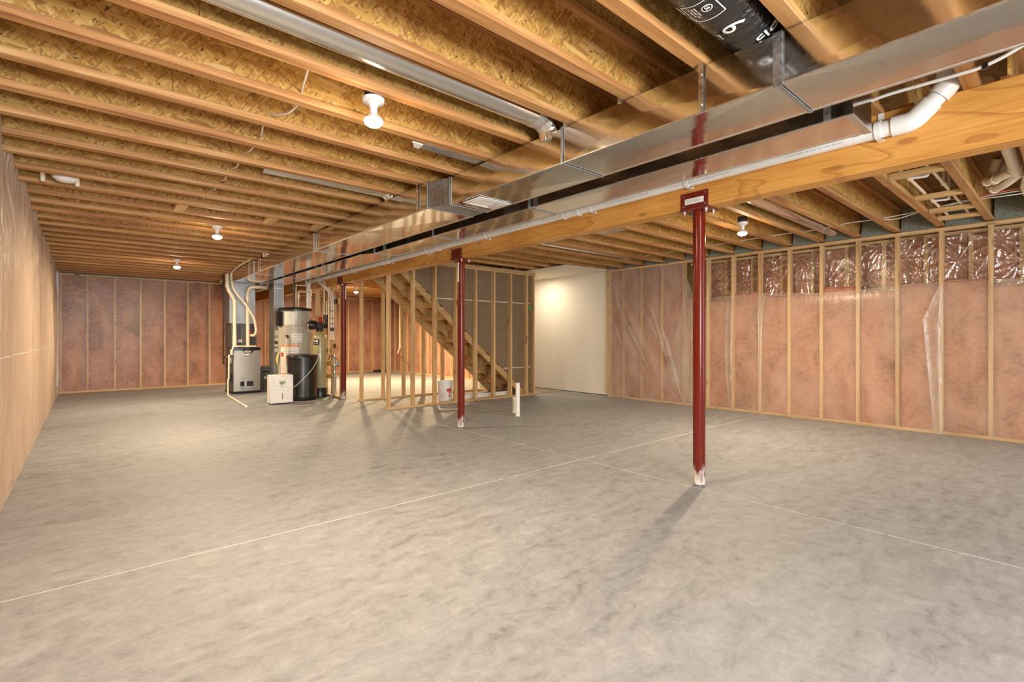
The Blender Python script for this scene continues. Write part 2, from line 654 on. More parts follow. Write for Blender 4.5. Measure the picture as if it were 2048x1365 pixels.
m = Mat('spray_foam')
co = m.coords()
f = m.noise(co, 34.0, 4, 0.6).outputs['Fac']
m.set(Base_Color=m.ramp(f, [(0.3, (0.24, 0.28, 0.225)), (0.7, (0.40, 0.445, 0.375))]), Roughness=0.85)
m.bump(f, 0.6, 0.02)
MT['foam'] = m.m

m = Mat('pink_batt')
co = m.coords()
f1 = m.noise(m.scale(co, (3, 3, 2.0)), 1.0, 4, 0.6, 0.8).outputs['Fac']
f2 = m.noise(m.scale(co, (20, 20, 26)), 1.0, 4, 0.7, 0.3).outputs['Fac']
f = m.math('ADD', m.math('MULTIPLY', f1, 0.6), m.math('MULTIPLY', f2, 0.4))
m.set(Base_Color=m.ramp(f, [(0.36, (0.25, 0.100, 0.060)), (0.47, (0.42, 0.195, 0.120)), (0.61, (0.55, 0.285, 0.185))]), Roughness=0.95)
m.bump(f, 0.35, 0.02)
MT['batt'] = m.m

MT['film'] = film('vapour_film', 0.22, 0.3, tint=(0.90, 0.80, 0.66), gloss=0.03, grough=0.3, wrinkle=0.15, wscale=(5, 5, 1.5))
MT['film_hazy'] = film('vapour_film_hazy', 0.30, 0.3, tint=(0.90, 0.80, 0.70), gloss=0.03, grough=0.3, wrinkle=0.2, wscale=(5, 7, 2))
MT['film_dense'] = film('vapour_film_folded', 0.20, 0.3, tint=(0.92, 0.86, 0.76), gloss=0.04, grough=0.3, wrinkle=0.25, wscale=(9, 9, 2))
MT['film_clear'] = film('clear_film', 0.02, 0.1, gloss=0.22, grough=0.05, wrinkle=0.15, wscale=(5, 30, 14))
MT['film_back'] = film('vapour_film_thin', 0.07, 0.3, gloss=0.02, grough=0.3, wrinkle=0.1)
MT['film_near'] = film('vapour_film_milky', 0.82, 0.4, tint=(0.91, 0.75, 0.60), gloss=0.04, grough=0.35, wrinkle=0.9, wscale=(3, 6.0, 1.6), hvar=0.10)

# fibreglass pressure tank
m = Mat('tank_fibreglass')
co = m.coords()
sp = m.n('ShaderNodeSeparateXYZ', {'Vector': co})
f = m.noise(m.scale(co, (30, 30, 60)), 1.0, 3).outputs['Fac']
m.set(Base_Color=m.ramp(f, [(0.3, (0.36, 0.31, 0.15)), (0.7, (0.46, 0.41, 0.22))]), Roughness=0.22)
MT['tank'] = m.m

# flexible duct jacket
m = Mat('flex_jacket')
co = m.coords()
f = m.noise(m.scale(co, (38, 9, 9)), 1.0, 4, 0.6, 1.0).outputs['Fac']
m.set(Base_Color=(0.012, 0.012, 0.012), Roughness=0.16, Specular_IOR_Level=0.8)
m.bump(f, 0.7, 0.02)
MT['flex'] = m.m

m = Mat('bulb_glow')
m.set(Base_Color=(1, 0.95, 0.85), Emission_Color=(1.0, 0.86, 0.62), Emission_Strength=40.0)
MT['bulb'] = m.m

# ================================================================== floor
XL, XR, YN, YB, YF = -0.41, 7.56, -2.6, 13.20, 15.20
fl = MB().box(XL - 0.2, XR + 0.4, YN - 0.2, YF + 0.3, -0.12, -0.0015).build('floor', MT['joint_dust'], kind='structure', o=(0, 0, 0))
JX, JY, G = 3.43, 2.98, 0.0045
for (x0, x1) in ((XL - 0.2, JX - G), (JX + G, XR + 0.4)):
    for (y0, y1) in ((YN - 0.2, JY - G), (JY + G, YF + 0.3)):
        MB().box(x0, x1, y0, y1, -0.0015, 0.0).build('slab', MT['concrete'], fl, smooth=False)

# ================================================================== ceiling: subfloor and I-joists
ZJ, JD, PITCH = 2.40, 0.302, 0.4064
ceil = struct('ceiling', (0, 0, ZJ))
y = YN
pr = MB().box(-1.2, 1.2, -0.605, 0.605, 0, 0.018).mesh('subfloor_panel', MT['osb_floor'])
row = 0
while y < YF:
    x = XL - 0.1 - (1.2 if row % 2 else 0)
    while x < XR + 0.2:
        o = bpy.data.objects.new('subfloor_panel', pr)
        COL.objects.link(o)
        o.parent = ceil
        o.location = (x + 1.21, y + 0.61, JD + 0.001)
        x += 2.42
    y += 1.22
    row += 1


def joist(x0, x1, yc, seed):
    j = bpy.data.objects.new('joist', None)
    COL.objects.link(j)
    j.parent = ceil
    j.location = (0, yc, 0)
    ORG[j.name] = Vector((0, yc, ZJ))
    fw, fh = 0.0635, 0.038
    MB().box(x0, x1, yc - fw / 2, yc + fw / 2, ZJ, ZJ + fh, 0.002).build('bottom_flange', MT['flange'], j)
    MB().box(x0, x1, yc - fw / 2, yc + fw / 2, ZJ + JD - fh, ZJ + JD, 0.002).build('top_flange', MT['flange'], j)
    wb = MB()
    r = random.Random(seed)
    xx = x0
    nx = x0 + 0.6 + r.random() * 1.6
    while xx < x1:
        nx = min(nx, x1)
        wb.box(xx, nx - 0.003, yc - 0.0055, yc + 0.0055, ZJ + fh - 0.004, ZJ + JD - fh + 0.004)
        xx = nx
        nx += 2.0
    wb.build('web', MT['osb_web'], j, smooth=False)
    return j


YC0 = 2.794
for k in range(-9, 31):
    yc = YC0 + PITCH * k
    if yc < 13.0:
        joist(XL - 0.05, 3.49, yc, k)
    elif yc < 15.1:
        joist(3.0, 3.49, yc, k)
for k in range(-9, 31):
    yc = YC0 - 0.13 + PITCH * k
    if yc > 15.1:
        continue
    if 6.98 < yc < 8.2:
        joist(6.62, XR + 0.12, yc, 200 + k)      # the stairwell cuts these short
    elif yc > 5.95 and yc < 6.98:
        joist(3.50, XR + 0.12, yc, 200 + k)
    else:
        joist(3.50, XR + 0.12, yc, 200 + k)

# ================================================================== insulated stud walls
BATT = {}


def batt_mesh(wd, ht, dp, seed, axis):
    """a fibreglass batt: puffy front, origin at the middle of its foot, front looking to -axis"""
    key = (round(wd, 3), round(ht, 3), seed, axis)
    if key in BATT:
        return BATT[key]
    b = MB()
    nv = max(4, int(ht / 0.16))

    def fn(u, v):
        e = min(1.0, 5 * min(u, 1 - u)) * min(1.0, 12 * min(v, 1 - v))
        puff = 0.018 * e ** 0.5 + 0.016 * noise.noise(Vector((u * 2.2, v * ht * 2.4, seed * 5.1))) * e
        a, z, d = (u - 0.5) * wd, v * ht, -puff
        return Vector((d, a, z)) if axis == 'x' else Vector((a, d, z))
    b.grid(fn, 5, nv)
    me = b.mesh('batt', MT['batt'], ang=80)
    BATT[key] = me
    return me


def put_batt(parent, loc, wd, ht, seed, axis):
    o = bpy.data.objects.new('insulation_batt', batt_mesh(wd, ht, 0.09, seed % 3, axis))
    COL.objects.link(o)
    o.parent = parent
    o.location = Vector(loc) - ORG[parent.name]
    return o


def wall_x(name, xf, y0, y1, centers, top, sgn=1):
    """stud wall whose room face is the plane x = xf; sgn +1: the room lies at smaller x"""
    W = struct(name, (xf, y0, 0))
    d = 0.089 * sgn
    xa, xb = sorted((xf, xf + d))
    MB().box(xa, xb, y0, y1, 0, 0.038, 0.002).build('bottom_plate', MT['stud_y'], W)
    MB().box(xa, xb, y0, y1, top - 0.038, top, 0.002).build('top_plate', MT['stud_y'], W)
    for c in centers:
        MB().box(xa, xb, c - 0.019, c + 0.019, 0.038, top - 0.038, 0.0015).build('stud', MT['stud_z'], W)
    return W


def wall_y(name, yf, x0, x1, centers, top):
    W = struct(name, (x0, yf, 0))
    MB().box(x0, x1, yf, yf + 0.089, 0, 0.038, 0.002).build('bottom_plate', MT['stud_x'], W)
    MB().box(x0, x1, yf, yf + 0.089, top - 0.038, top, 0.002).build('top_plate', MT['stud_x'], W)
    for c in centers:
        MB().box(c - 0.019, c + 0.019, yf, yf + 0.089, 0.038, top - 0.038, 0.0015).build('stud', MT['stud_z'], W)
    return W


TOP = 2.385
# ---- right wall with the batts, the ledge and the pony wall above it
XW = 7.44
rs = [5.765, 5.47, 5.08, 4.675, 4.262, 3.846, 3.446, 3.050, 2.652, 2.253, 1.841, 1.437, 1.030, 0.620, 0.212, -0.195, -0.60]
WR = wall_x('wall_right', XW, -0.9, 5.785, rs, TOP)
for i in range(len(rs) - 1):
    a, b = rs[i + 1] + 0.02, rs[i] - 0.02
    full = rs[i + 1] > 4.2
    ht = (TOP - 0.08) if full else 1.70 + 0.05 * math.sin(i * 2.3)
    put_batt(WR, (XW + 0.045, (a + b) / 2, 0.04), b - a, ht, i, 'x')
    if not full:      # the soft top edge of the batt, a ledge seen through the film
        bb = MB()
        sd = i

        def fn(u, v, a=a, b=b, ht=ht, sd=sd):
            n = noise.noise(Vector((u * 5, v * 4, sd * 3.3)))
            return Vector((XW + 0.015 + v * 0.13, a + (b - a) * u, 0.04 + ht + 0.012 * n - 0.02 * (1 - v)))
        bb.grid(fn, 6, 3).build('batt_top', MT['batt'], WR, ang=80)
# corner boards where the insulated wall meets the white wall
MB().box(XW, XW + 0.12, 5.785, 5.823, 0.0, TOP, 0.002).build('corner_stud', MT['stud_z'], WR)
# the pony wall on the foundation
XP = 7.645
fnd = MB().box(XP - 0.03, XP + 0.2, -0.9, 5.8, 0, 1.63).build('foundation', MT['concrete'], WR, smooth=False)
MB().box(XP, XP + 0.09, -0.9, 4.25, 2.315, 2.353, 0.002).build('upper_plate', MT['stud_y'], WR)
ps = [4.05, 3.645, 3.24, 2.83, 2.42, 2.02, 1.614, 1.20, 0.80, 0.395, -0.02, -0.43]
for i, c in enumerate(ps):
    MB().box(XP, XP + 0.09, c - 0.019, c + 0.019, 1.63, 2.315, 0.0015).build('upper_stud', MT['stud_z'], WR)
    if i + 1 < len(ps):
        n = ps[i + 1]
        put_batt(WR, (XP + 0.045, (c + n) / 2, 1.64), c - n - 0.04, 0.66, i, 'x')
MB().box(XP + 0.09, XP + 0.11, -0.9, 5.8, 1.63, 2.7).build('sheathing', MT['osb_floor'], WR, smooth=False)


def clear_bay(y0, y1, sd, strength):
    """clear film pulled over one bay, wrinkled from its staples"""
    b = MB()

    def fn(u, v):
        yy, z = y0 + (y1 - y0) * u, 1.66 + 0.65 * v
        d = 0.0
        for k in range(3):
            cu, cv = (0.15 + 0.37 * k + 0.11 * sd) % 1.0, (0.1 + 0.29 * sd + 0.41 * k) % 1.0
            ang = math.atan2(v - cv, u - cu)
            rr = math.hypot(u - cu, v - cv)
            nk = 5 + (k * 3 + sd) % 5
            ridge = (1 - abs(math.sin(ang * nk + sd + 0.6 * noise.noise(Vector((rr * 4, ang, sd)))))) ** 3
            d -= ridge * math.exp(-2.6 * rr) * min(1.0, rr * 4)
        d = d * strength + 0.010 * noise.noise(Vector((u * 2.5, v * 4, sd * 2.7)))
        return Vector((XP - 0.020 + d, yy, z))
    b.grid(fn, 56, 64)
    return b.build('clear_film', MT['film_clear'], WR, ang=180)


for i in range(len(ps) - 1):
    clear_bay(ps[i + 1], ps[i], i, (0.022, 0.032, 0.026)[i % 3])

# ---- the milky vapour film over it
TOPLINE = [(-0.9, 1.745), (0.37, 1.745), (1.03, 1.760), (1.44, 1.752), (1.84, 1.728), (2.27, 1.712), (2.65, 1.745), (3.04, 1.772), (3.30, 1.768), (3.50, 1.752), (4.0, 1.75), (4.27, 1.74)]


def interp(tab, t):
    for (a, va), (b, vb) in zip(tab, tab[1:]):
        if t <= b:
            q = (t - a) / (b - a)
            q = max(0, min(1, q))
            return va + (vb - va) * q
    return tab[-1][1]


def film_low(u, v):
    y = -0.9 + u * 5.18
    z = 0.012 + v * (interp(TOPLINE, y) - 0.012)
    d = 0.006 * noise.noise(Vector((y * 2.2, z * 1.3, 1.0))) + 0.004 * noise.noise(Vector((y * 9, z * 2.0, 5.0)))
    d += 0.02 * max(0, v - 0.94) / 0.06
    return Vector((XW - 0.012 + d, y, z))


MB().grid(film_low, 90, 30).build('vapour_film', MT['film'], WR, ang=180)


def film_high(u, v):
    y = 3.98 + u * 1.80
    z = 0.010 + v * 2.33
    # pulls fan out from the upper corner at the white wall
    cy_, cz_ = 5.86, 2.45
    a = math.atan2(cz_ - z, cy_ - y)
    r = math.hypot(cz_ - z, cy_ - y)
    amp = math.exp(-((a - 1.02) / 0.30) ** 2) * min(1, r / 0.4) * (0.35 + 0.65 * math.exp(-(r / 1.7) ** 2))
    d = 0.016 * math.sin(a * 34 + 0.5 * math.sin(r * 3)) * amp + 0.008 * noise.noise(Vector((y * 2, z * 1.5, 9)))
    if y < 4.3:
        lim = 1.74 + (y - 4.05) * 2.5
        z = min(z, max(1.2, lim)) if y < 4.25 else z
    return Vector((XW - 0.020 + d, y, z))


MB().grid(film_high, 70, 60).build('vapour_film', MT['film_hazy'], WR, ang=180)


def flap(poly, name, mat, off, seed):
    """a turned-over flap of film, lying on the sheet"""
    b = MB()
    pts = [Vector((XW - off, p[1], p[2])) for p in poly]
    n = len(pts) // 2
    L, R = pts[:n], pts[n:][::-1]

    def fn(u, v):
        i = min(int(u * (n - 1)), n - 2)
        q = u * (n - 1) - i
        a, c = L[i].lerp(L[i + 1], q), R[i].lerp(R[i + 1], q)
        p = a.lerp(c, v)
        p.x -= 0.008 * math.sin(v * PI * 3 + seed) * math.sin(PI * u)
        return p
    b.grid(fn, 18, 8)
    return b.build(name, mat, WR, ang=180)


flap([(7.410, 4.250, 1.736), (7.410, 4.432, 1.078), (7.410, 4.582, 0.527), (7.410, 4.241, 0.044), (7.410, 4.179, 0.051), (7.410, 4.143, 0.550), (7.410, 4.161, 1.079), (7.410, 4.205, 1.750)], 'film_fold', MT['film_dense'], 0.034, 0)
flap([(7.410, 3.509, 1.739), (7.410, 3.555, 1.235), (7.410, 3.548, 0.621), (7.410, 3.485, -0.002), (7.410, 3.439, 0.004), (7.410, 3.447, 0.626), (7.410, 3.439, 1.234), (7.410, 3.424, 1.765)], 'film_fold', MT['film_dense'], 0.030, 1)
flap([(7.410, 1.044, 1.712), (7.410, 1.187, 1.325), (7.410, 1.142, 0.741), (7.410, 1.088, -0.002), (7.410, 1.018, 0.002), (7.410, 1.013, 0.748), (7.410, 1.009, 1.320), (7.410, 1.009, 1.733)], 'film_fold', MT['film_dense'], 0.034, 2)
flap([(7.410, 3.065, 1.756), (7.410, 3.057, 1.230), (7.410, 3.050, 0.646), (7.410, 3.043, 0.019), (7.410, 3.015, 0.023), (7.410, 3.008, 0.648), (7.410, 2.994, 1.229), (7.410, 2.946, 1.762)], 'film_fold', MT['film_dense'], 0.030, 3)

# pulls in the sheet, fanning out from the upper corner
flap([(7.410, 5.694, 2.267), (7.410, 5.632, 2.008), (7.410, 5.554, 1.751), (7.410, 5.479, 1.532), (7.410, 5.474, 1.532), (7.410, 5.527, 1.749), (7.410, 5.598, 2.006), (7.410, 5.689, 2.267)], 'film_fold', MT['film_dense'], 0.036, 1)
flap([(7.410, 5.682, 1.912), (7.410, 5.486, 1.531), (7.410, 5.267, 1.161), (7.410, 5.070, 0.855), (7.410, 5.066, 0.855), (7.410, 5.224, 1.160), (7.410, 5.431, 1.529), (7.410, 5.678, 1.912)], 'film_fold', MT['film_dense'], 0.036, 1)
flap([(7.410, 5.467, 1.605), (7.410, 5.286, 1.225), (7.410, 5.081, 0.858), (7.410, 4.897, 0.553), (7.410, 4.893, 0.554), (7.410, 5.039, 0.859), (7.410, 5.232, 1.225), (7.410, 5.463, 1.605)], 'film_fold', MT['film_dense'], 0.036, 1)
flap([(7.410, 5.060, 1.677), (7.410, 4.940, 1.432), (7.410, 4.795, 1.193), (7.410, 4.660, 0.992), (7.410, 4.656, 0.992), (7.410, 4.756, 1.192), (7.410, 4.890, 1.431), (7.410, 5.056, 1.677)], 'film_fold', MT['film_dense'], 0.036, 1)
flap([(7.410, 4.680, 1.419), (7.410, 4.563, 0.954), (7.410, 4.416, 0.501), (7.410, 4.278, 0.123), (7.410, 4.275, 0.123), (7.410, 4.372, 0.503), (7.410, 4.506, 0.955), (7.410, 4.676, 1.419)], 'film_fold', MT['film_dense'], 0.036, 1)
flap([(7.410, 4.574, 1.179), (7.410, 4.495, 0.864), (7.410, 4.397, 0.554), (7.410, 4.305, 0.294), (7.410, 4.302, 0.294), (7.410, 4.368, 0.556), (7.410, 4.458, 0.864), (7.410, 4.570, 1.179)], 'film_fold', MT['film_dense'], 0.036, 1)
flap([(7.410, 5.671, 1.446), (7.410, 5.623, 1.289), (7.410, 5.551, 1.133), (7.410, 5.479, 1.001), (7.410, 5.474, 1.001), (7.410, 5.515, 1.133), (7.410, 5.577, 1.288), (7.410, 5.666, 1.446)], 'film_fold', MT['film_dense'], 0.036, 1)
flap([(7.410, 4.877, 1.773), (7.410, 4.756, 1.344), (7.410, 4.616, 0.925), (7.410, 4.489, 0.574), (7.410, 4.486, 0.574), (7.410, 4.585, 0.925), (7.410, 4.716, 1.343), (7.410, 4.873, 1.772)], 'film_fold', MT['film_dense'], 0.036, 1)

# spray foam on the rim between the joists
for k in range(-8, 8):
    ya = YC0 - 0.13 + PITCH * k + 0.034
    b = MB()

    def fn(u, v, k=k, ya=ya):
        n = noise.noise(Vector((u * 3 + k, v * 3, k * 1.7)))
        return Vector((XW + 0.06 + 0.10 * v - 0.02 * n, ya + u * (PITCH - 0.068), TOP + 0.004 + v * 0.31))
    b.grid(fn, 6, 5).build('rim_foam', MT['foam'], WR, ang=180)

# ---- white drywall at the foot of the stairs
XWH = 7.555
WW = struct('wall_white', (XWH, 5.83, 0))
MB().box(XWH, XWH + 0.05, 5.825, 8.75, 0.012, 2.383).build('drywall_panel', MT['drywall'], WW, smooth=False)
MB().box(XWH + 0.01, XWH + 0.05, 5.825, 8.75, 0.0, 0.012).build('bottom_gap', MT['void'], WW, smooth=False)
MB().box(6.62, XWH, 8.70, 8.75, 0.0, 2.383).build('drywall_panel', MT['drywall'], WW, smooth=False)
MB().prism([(6.372, 5.895), (XWH, 5.855), (XWH, 8.72), (6.372, 8.72)], 'z', 2.384, 2.398).build('drywall_ceiling', MT['drywall'], WW, smooth=False)
MB().box(6.655, 7.45, 6.99, 8.6, 0.0, 0.016, 0.002).build('landing', MT['mat_tan'], WW, smooth=False)

# ---- back wall of the long side
bs = [-0.38, 0.02, 0.457, 0.888, 1.313, 1.742, 2.164, 2.58, 2.965]
WB = wall_y('wall_back', YB, XL, 3.0, bs, 2.395)
for i in range(len(bs) - 1):
    a, b = bs[i] + 0.02, bs[i + 1] - 0.02
    put_batt(WB, ((a + b) / 2, YB + 0.042, 0.04), b - a, 2.31, i, 'y')
MB().grid(lambda u, v: Vector((XL + u * 3.4, YB - 0.012 + 0.008 * noise.noise(Vector((u * 9, v * 4, 3))), 0.015 + v * 2.35)), 30, 20).build('vapour_film', MT['film_back'], WB, ang=180)
MB().box(XL, 3.0, YB + 0.09, YB + 0.2, 0, 2.7).build('foundation', MT['concrete'], WB, smooth=False)
MB().box(2.9, 3.0, YB, YF + 0.1, 0, 2.7).build('return', MT['osb_floor'], WB, smooth=False)

# ---- far walls behind the stairs
fs = [3.05 + 0.4064 * i for i in range(12)]
WF = wall_y('wall_far', YF, 3.0, XR + 0.1, fs, 2.395)
for i in range(len(fs) - 1):
    put_batt(WF, ((fs[i] + fs[i + 1]) / 2, YF + 0.042, 0.04), 0.366, 2.31, i, 'y')
MB().grid(lambda u, v: Vector((3.0 + u * 4.6, YF - 0.012 + 0.008 * noise.noise(Vector((u * 9, v * 4, 13))), 0.015 + v * 2.35)), 24, 12).build('vapour_film', MT['film_back'], WF, ang=180)
MB().box(3.0, XR + 0.3, YF + 0.09, YF + 0.2, 0, 2.7).build('foundation', MT['concrete'], WF, smooth=False)
gs = [8.85 + 0.4064 * i for i in range(16)]
WG = wall_x('wall_right_far', XR, 8.78, YF, gs, 2.395)
for i in range(len(gs) - 1):
    put_batt(WG, (XR + 0.042, (gs[i] + gs[i + 1]) / 2, 0.04), 0.366, 2.31, i, 'x')
MB().grid(lambda u, v: Vector((XR - 0.012 + 0.008 * noise.noise(Vector((u * 12, v * 4, 23))), 8.78 + u * 6.4, 0.015 + v * 2.35)), 30, 12).build('vapour_film', MT['film_back'], WG, ang=180)
MB().box(XR + 0.09, XR + 0.2, 5.8, YF + 0.2, 0, 2.7).build('foundation', MT['concrete'], WG, smooth=False)

# ---- left wall: film bulging over the insulation
WL = struct('wall_left', (XL, 0, 0))
b = MB()
b.grid(lambda u, v: Vector((XL - 0.035 + 0.012 * noise.noise(Vector((u * 40, v * 3, 2))), YN + u * (YB - YN), v * 2.42)), 60, 8)
b.build('insulation', MT['batt'], WL, ang=180)
MB().box(XL - 0.2, XL - 0.09, YN, YB + 0.2, 0, 2.7).build('foundation', MT['concrete'], WL, smooth=False)


def film_left(u, v):
    y = YN + u * (YB - YN - 0.02)
    # the upper edge is stapled to the joists and sags between
    top = 2.43 + 0.05 * abs(2 * ((y * 0.62 + 0.18) % 1.0) - 1) + 0.022 * abs(2 * ((y * 1.7) % 1.0) - 1)
    if y > 7.2:
        top = 2.415 + 0.012 * math.sin(y * 5)
    z = 0.004 + v * (top - 0.004)
    d = 0.022 * math.sin(PI * v) * (0.5 + 0.5 * math.sin(y * 4.4))
    d += 0.020 * noise.noise(Vector((y * 1.6, z * 0.9, 4.0))) + 0.010 * noise.noise(Vector((y * 5.0 + z * 1.6, z * 1.1, 8.0)))
    d += 0.012 * max(0, v - 0.6) / 0.4 * math.sin(y * 11 + 3 * math.sin(z * 5) + 2 * math.sin(y * 2.3)) + 0.006 * math.sin(y * 8 + 1.5 * math.sin(z * 2.2 + y))
    d *= min(1.0, 0.25 + v * 3)
    return Vector((XL + d, y, z))


MB().grid(film_left, 240, 40).build('vapour_film', MT['film_near'], WL, ang=180)
MB().box(XL - 0.088, XL - 0.04, YB - 0.05, YB, 0, 2.4).build('corner_stud', MT['stud_z'], WL)
# taped film seam
MB().grid(lambda u, v: (lambda p: Vector((p.x + 0.0015, p.y, 0.985 + 0.008 * v)))(film_left(0.35 + u * 0.63, 0.41)), 60, 1).build('film_seam', MT['label'], WL, ang=180)

# ---- rear wall behind the camera with a window and an opening added for fill light
RW = struct('wall_rear', (0, YN, 0))
for x0, x1, z0, z1 in ((XL - 0.2, -0.27, 0, 2.7), (1.23, 4.3, 0, 2.7), (6.9, XR + 0.3, 0, 2.7), (-0.27, 1.23, 2.15, 2.7), (4.3, 6.9, 2.25, 2.7), (-0.27, 1.23, 0, 0.64), (4.3, 6.9, 0, 0.24)):
    MB().box(x0, x1, YN - 0.15, YN - 0.001, z0, z1).build('wall_panel', MT['drywall'], RW, smooth=False)
for n, x0, wd, z0, z1 in (('window_1', -0.27, 1.5, 0.64, 2.15), ('fill_opening', 4.3, 2.6, 0.24, 2.25)):
    wn = struct(n, (x0 + wd / 2, YN, z0))
    fr = MB()
    for xx in (0.0, wd / 2 - 0.025, wd - 0.05):
        fr.box(x0 + xx, x0 + xx + 0.05, YN - 0.10, YN - 0.04, z0, z1)
    fr.box(x0, x0 + wd, YN - 0.10, YN - 0.04, z0, z0 + 0.05).box(x0, x0 + wd, YN - 0.10, YN - 0.04, z1 - 0.05, z1)
    fr.build('frame', MT['white'], wn)

# ================================================================== beam
BX0, BX1, BZ0, BZ1 = 3.43, 3.563, 2.085, 2.399
bm_ = thing('wooden_beam', 'long orange laminated wood beam carried by the red steel posts', 'beam', (3.5, 0, BZ0), kind='thing')
for i in range(3):
    x0 = BX0 + i * 0.0444
    MB().box(x0, x0 + 0.0438, -2.55, 15.15, BZ0, BZ1, 0.002).build('ply', MT['beam'], bm_, smooth=False)

# ================================================================== steel posts
PXC = 3.495
POSTS = [(1.872, 'red steel post standing nearest, white scuffs at its foot, white label on its bracket', True, False),
         (4.985, 'red steel post between the white pipe stubs and the stair framing, bolts across its bracket', False, True),
         (8.640, 'red steel post beside the water pipes and the black brine tank', False, True)]
for py, lab, has_label, sticker in POSTS:
    t = thing('steel_post', lab, 'post', (PXC, py, 0), 'red steel posts under the beam', kind='thing')
    MB().lathe([(0.0445, 0.018), (0.0445, 2.07)], (PXC, py, 0), 32).build('shaft', MT['red'], t)
    MB().lathe([(0.030, 0.0), (0.034, 0.018)], (PXC, py, 0), 16).build('screw_base', MT['zinc'], t)
    MB().box(PXC - 0.085, PXC + 0.085, py - 0.112, py + 0.112, 2.070, 2.084, 0.002).build('top_plate', MT['red_plate'], t)
    for xs, x0 in ((-1, BX0 - 0.008), (1, BX1 + 0.001)):
        MB().box(x0, x0 + 0.006, py - 0.108, py + 0.108, 2.076, 2.205, 0.001).build('side_plate', MT['red_plate'], t)
    for dx, dy in ((-0.055, -0.085), (0.055, -0.085), (-0.055, 0.085), (0.055, 0.085)):
        MB().lathe([(0.007, 2.040), (0.007, 2.056), (0.014, 2.057), (0.014, 2.070)], (PXC + dx, py + dy, 0), 6).build('bolt', MT['zinc'], t)
    spots = ((-0.085, 0.025), (0.085, 0.025), (-0.085, 0.105), (0.085, 0.105)) if has_label else ((-0.085, 0.03), (-0.085, 0.075), (-0.085, 0.112), (0.03, 0.112), (0.0, 0.075), (0.085, 0.03), (0.085, 0.075), (0.085, 0.112))
    for dy, dz in spots:
        MB().lathe([(0.007, -0.004), (0.006, 0.0)], (BX0 - 0.008, py + dy, 2.08 + dz), 8, 'x').build('screw', MT['zinc'], t)
    if has_label:
        lb = MB().box(BX0 - 0.0095, BX0 - 0.008, py - 0.074, py + 0.074, 2.118, 2.160).build('label', MT['label'], t, label='white paper label')
        fine_print(lb, (BX0 - 0.0100, py + 0.068, 2.152), (0, -1, 0), (0, 0, -1), 0.136, 0.026, 3, MT['label_grey'], 0.6)
    if sticker:
        a0 = math.atan2(-py, -PXC) + (0.95 if py > 8 else -0.95)
        MB().grid(lambda u, v: Vector((PXC + 0.0455 * math.cos(a0 - 0.35 + 0.7 * u), py + 0.0455 * math.sin(a0 - 0.35 + 0.7 * u), 1.80 + 0.24 * v)), 5, 1).build('sticker', MT['label'], t, label='tall white sticker')

# ================================================================== supply duct (the nearer of the two trunks)
DZ0, DZ1 = 2.175, 2.384
sd = thing('supply_duct', 'large galvanised sheet metal duct trunk running beside the lamps, white register underneath', 'duct', (2.35, 0, DZ0))


def xbreak_face(mb, ax, fixed, a0, a1, b0, b1, crease, n=1):
    """sheet panel with the cross break that stiffens duct walls: a low pyramid"""
    c = ((a0 + a1) / 2, (b0 + b1) / 2)
    pts = [(a0, b0), (a1, b0), (a1, b1), (a0, b1)]
    P = (lambda a, b, d: Vector((fixed + d, a, b))) if ax == 'x' else (lambda a, b, d: Vector((b, a, fixed + d)))
    vs_ = [mb.bm.verts.new(P(a, b, 0)) for a, b in pts]
    m_ = mb.bm.verts.new(P(c[0], c[1], crease))
    for i in range(4):
        mb.bm.faces.new((vs_[i], vs_[(i + 1) % 4], m_))


def duct_section(name, x0, x1, y0, y1, parent, mat, z0=DZ0, z1=DZ1):
    b = MB()
    b.box(x0 + 0.0015, x1 - 0.0015, y0, y1, z0 + 0.0015, z1)
    o = b.build(name, mat, parent, smooth=False)
    s_ = MB()
    xbreak_face(s_, 'x', x0, y0, y1, z0, z1, -0.0035)
    xbreak_face(s_, 'z', z0, y0, y1, x0, x1, -0.0045)
    s_.build('sheet_wall', mat, o, smooth=False)
    e = MB()      # the folded seam along the lower edges
    e.box(x0 - 0.004, x0 + 0.010, y0, y1, z0 - 0.0035, z0 + 0.002)
    e.box(x1 - 0.010, x1 + 0.003, y0, y1, z0 - 0.0035, z0 + 0.002)
    e.build('folded_edge', MT['galv_bright'], o, smooth=False)
    return o


SA, SBX = 2.175, 2.100
for y0, y1 in ((-2.5, -0.45), (-0.45, 0.815), (0.815, 2.04), (2.04, 3.25)):
    duct_section('duct_section', SA, 2.55, y0, y1, sd, MT['galv'])
rd = MB()      # reducer: one slanted side, its greyer reflection put into a duller metal
rd.prism([(SA, 3.25), (2.55, 3.25), (2.55, 3.46), (SBX, 3.46)], 'z', DZ0, DZ1)
rd.build('reducer', MT['galv_dull'], sd, smooth=False, label='slanted reducer section, dull reflection set in its metal')
for y0, y1 in ((3.46, 4.70), (4.70, 6.10), (6.10, 7.50), (7.50, 8.95), (8.95, 10.45)):
    duct_section('duct_section', SBX, 2.55, y0, y1, sd, MT['galv'])
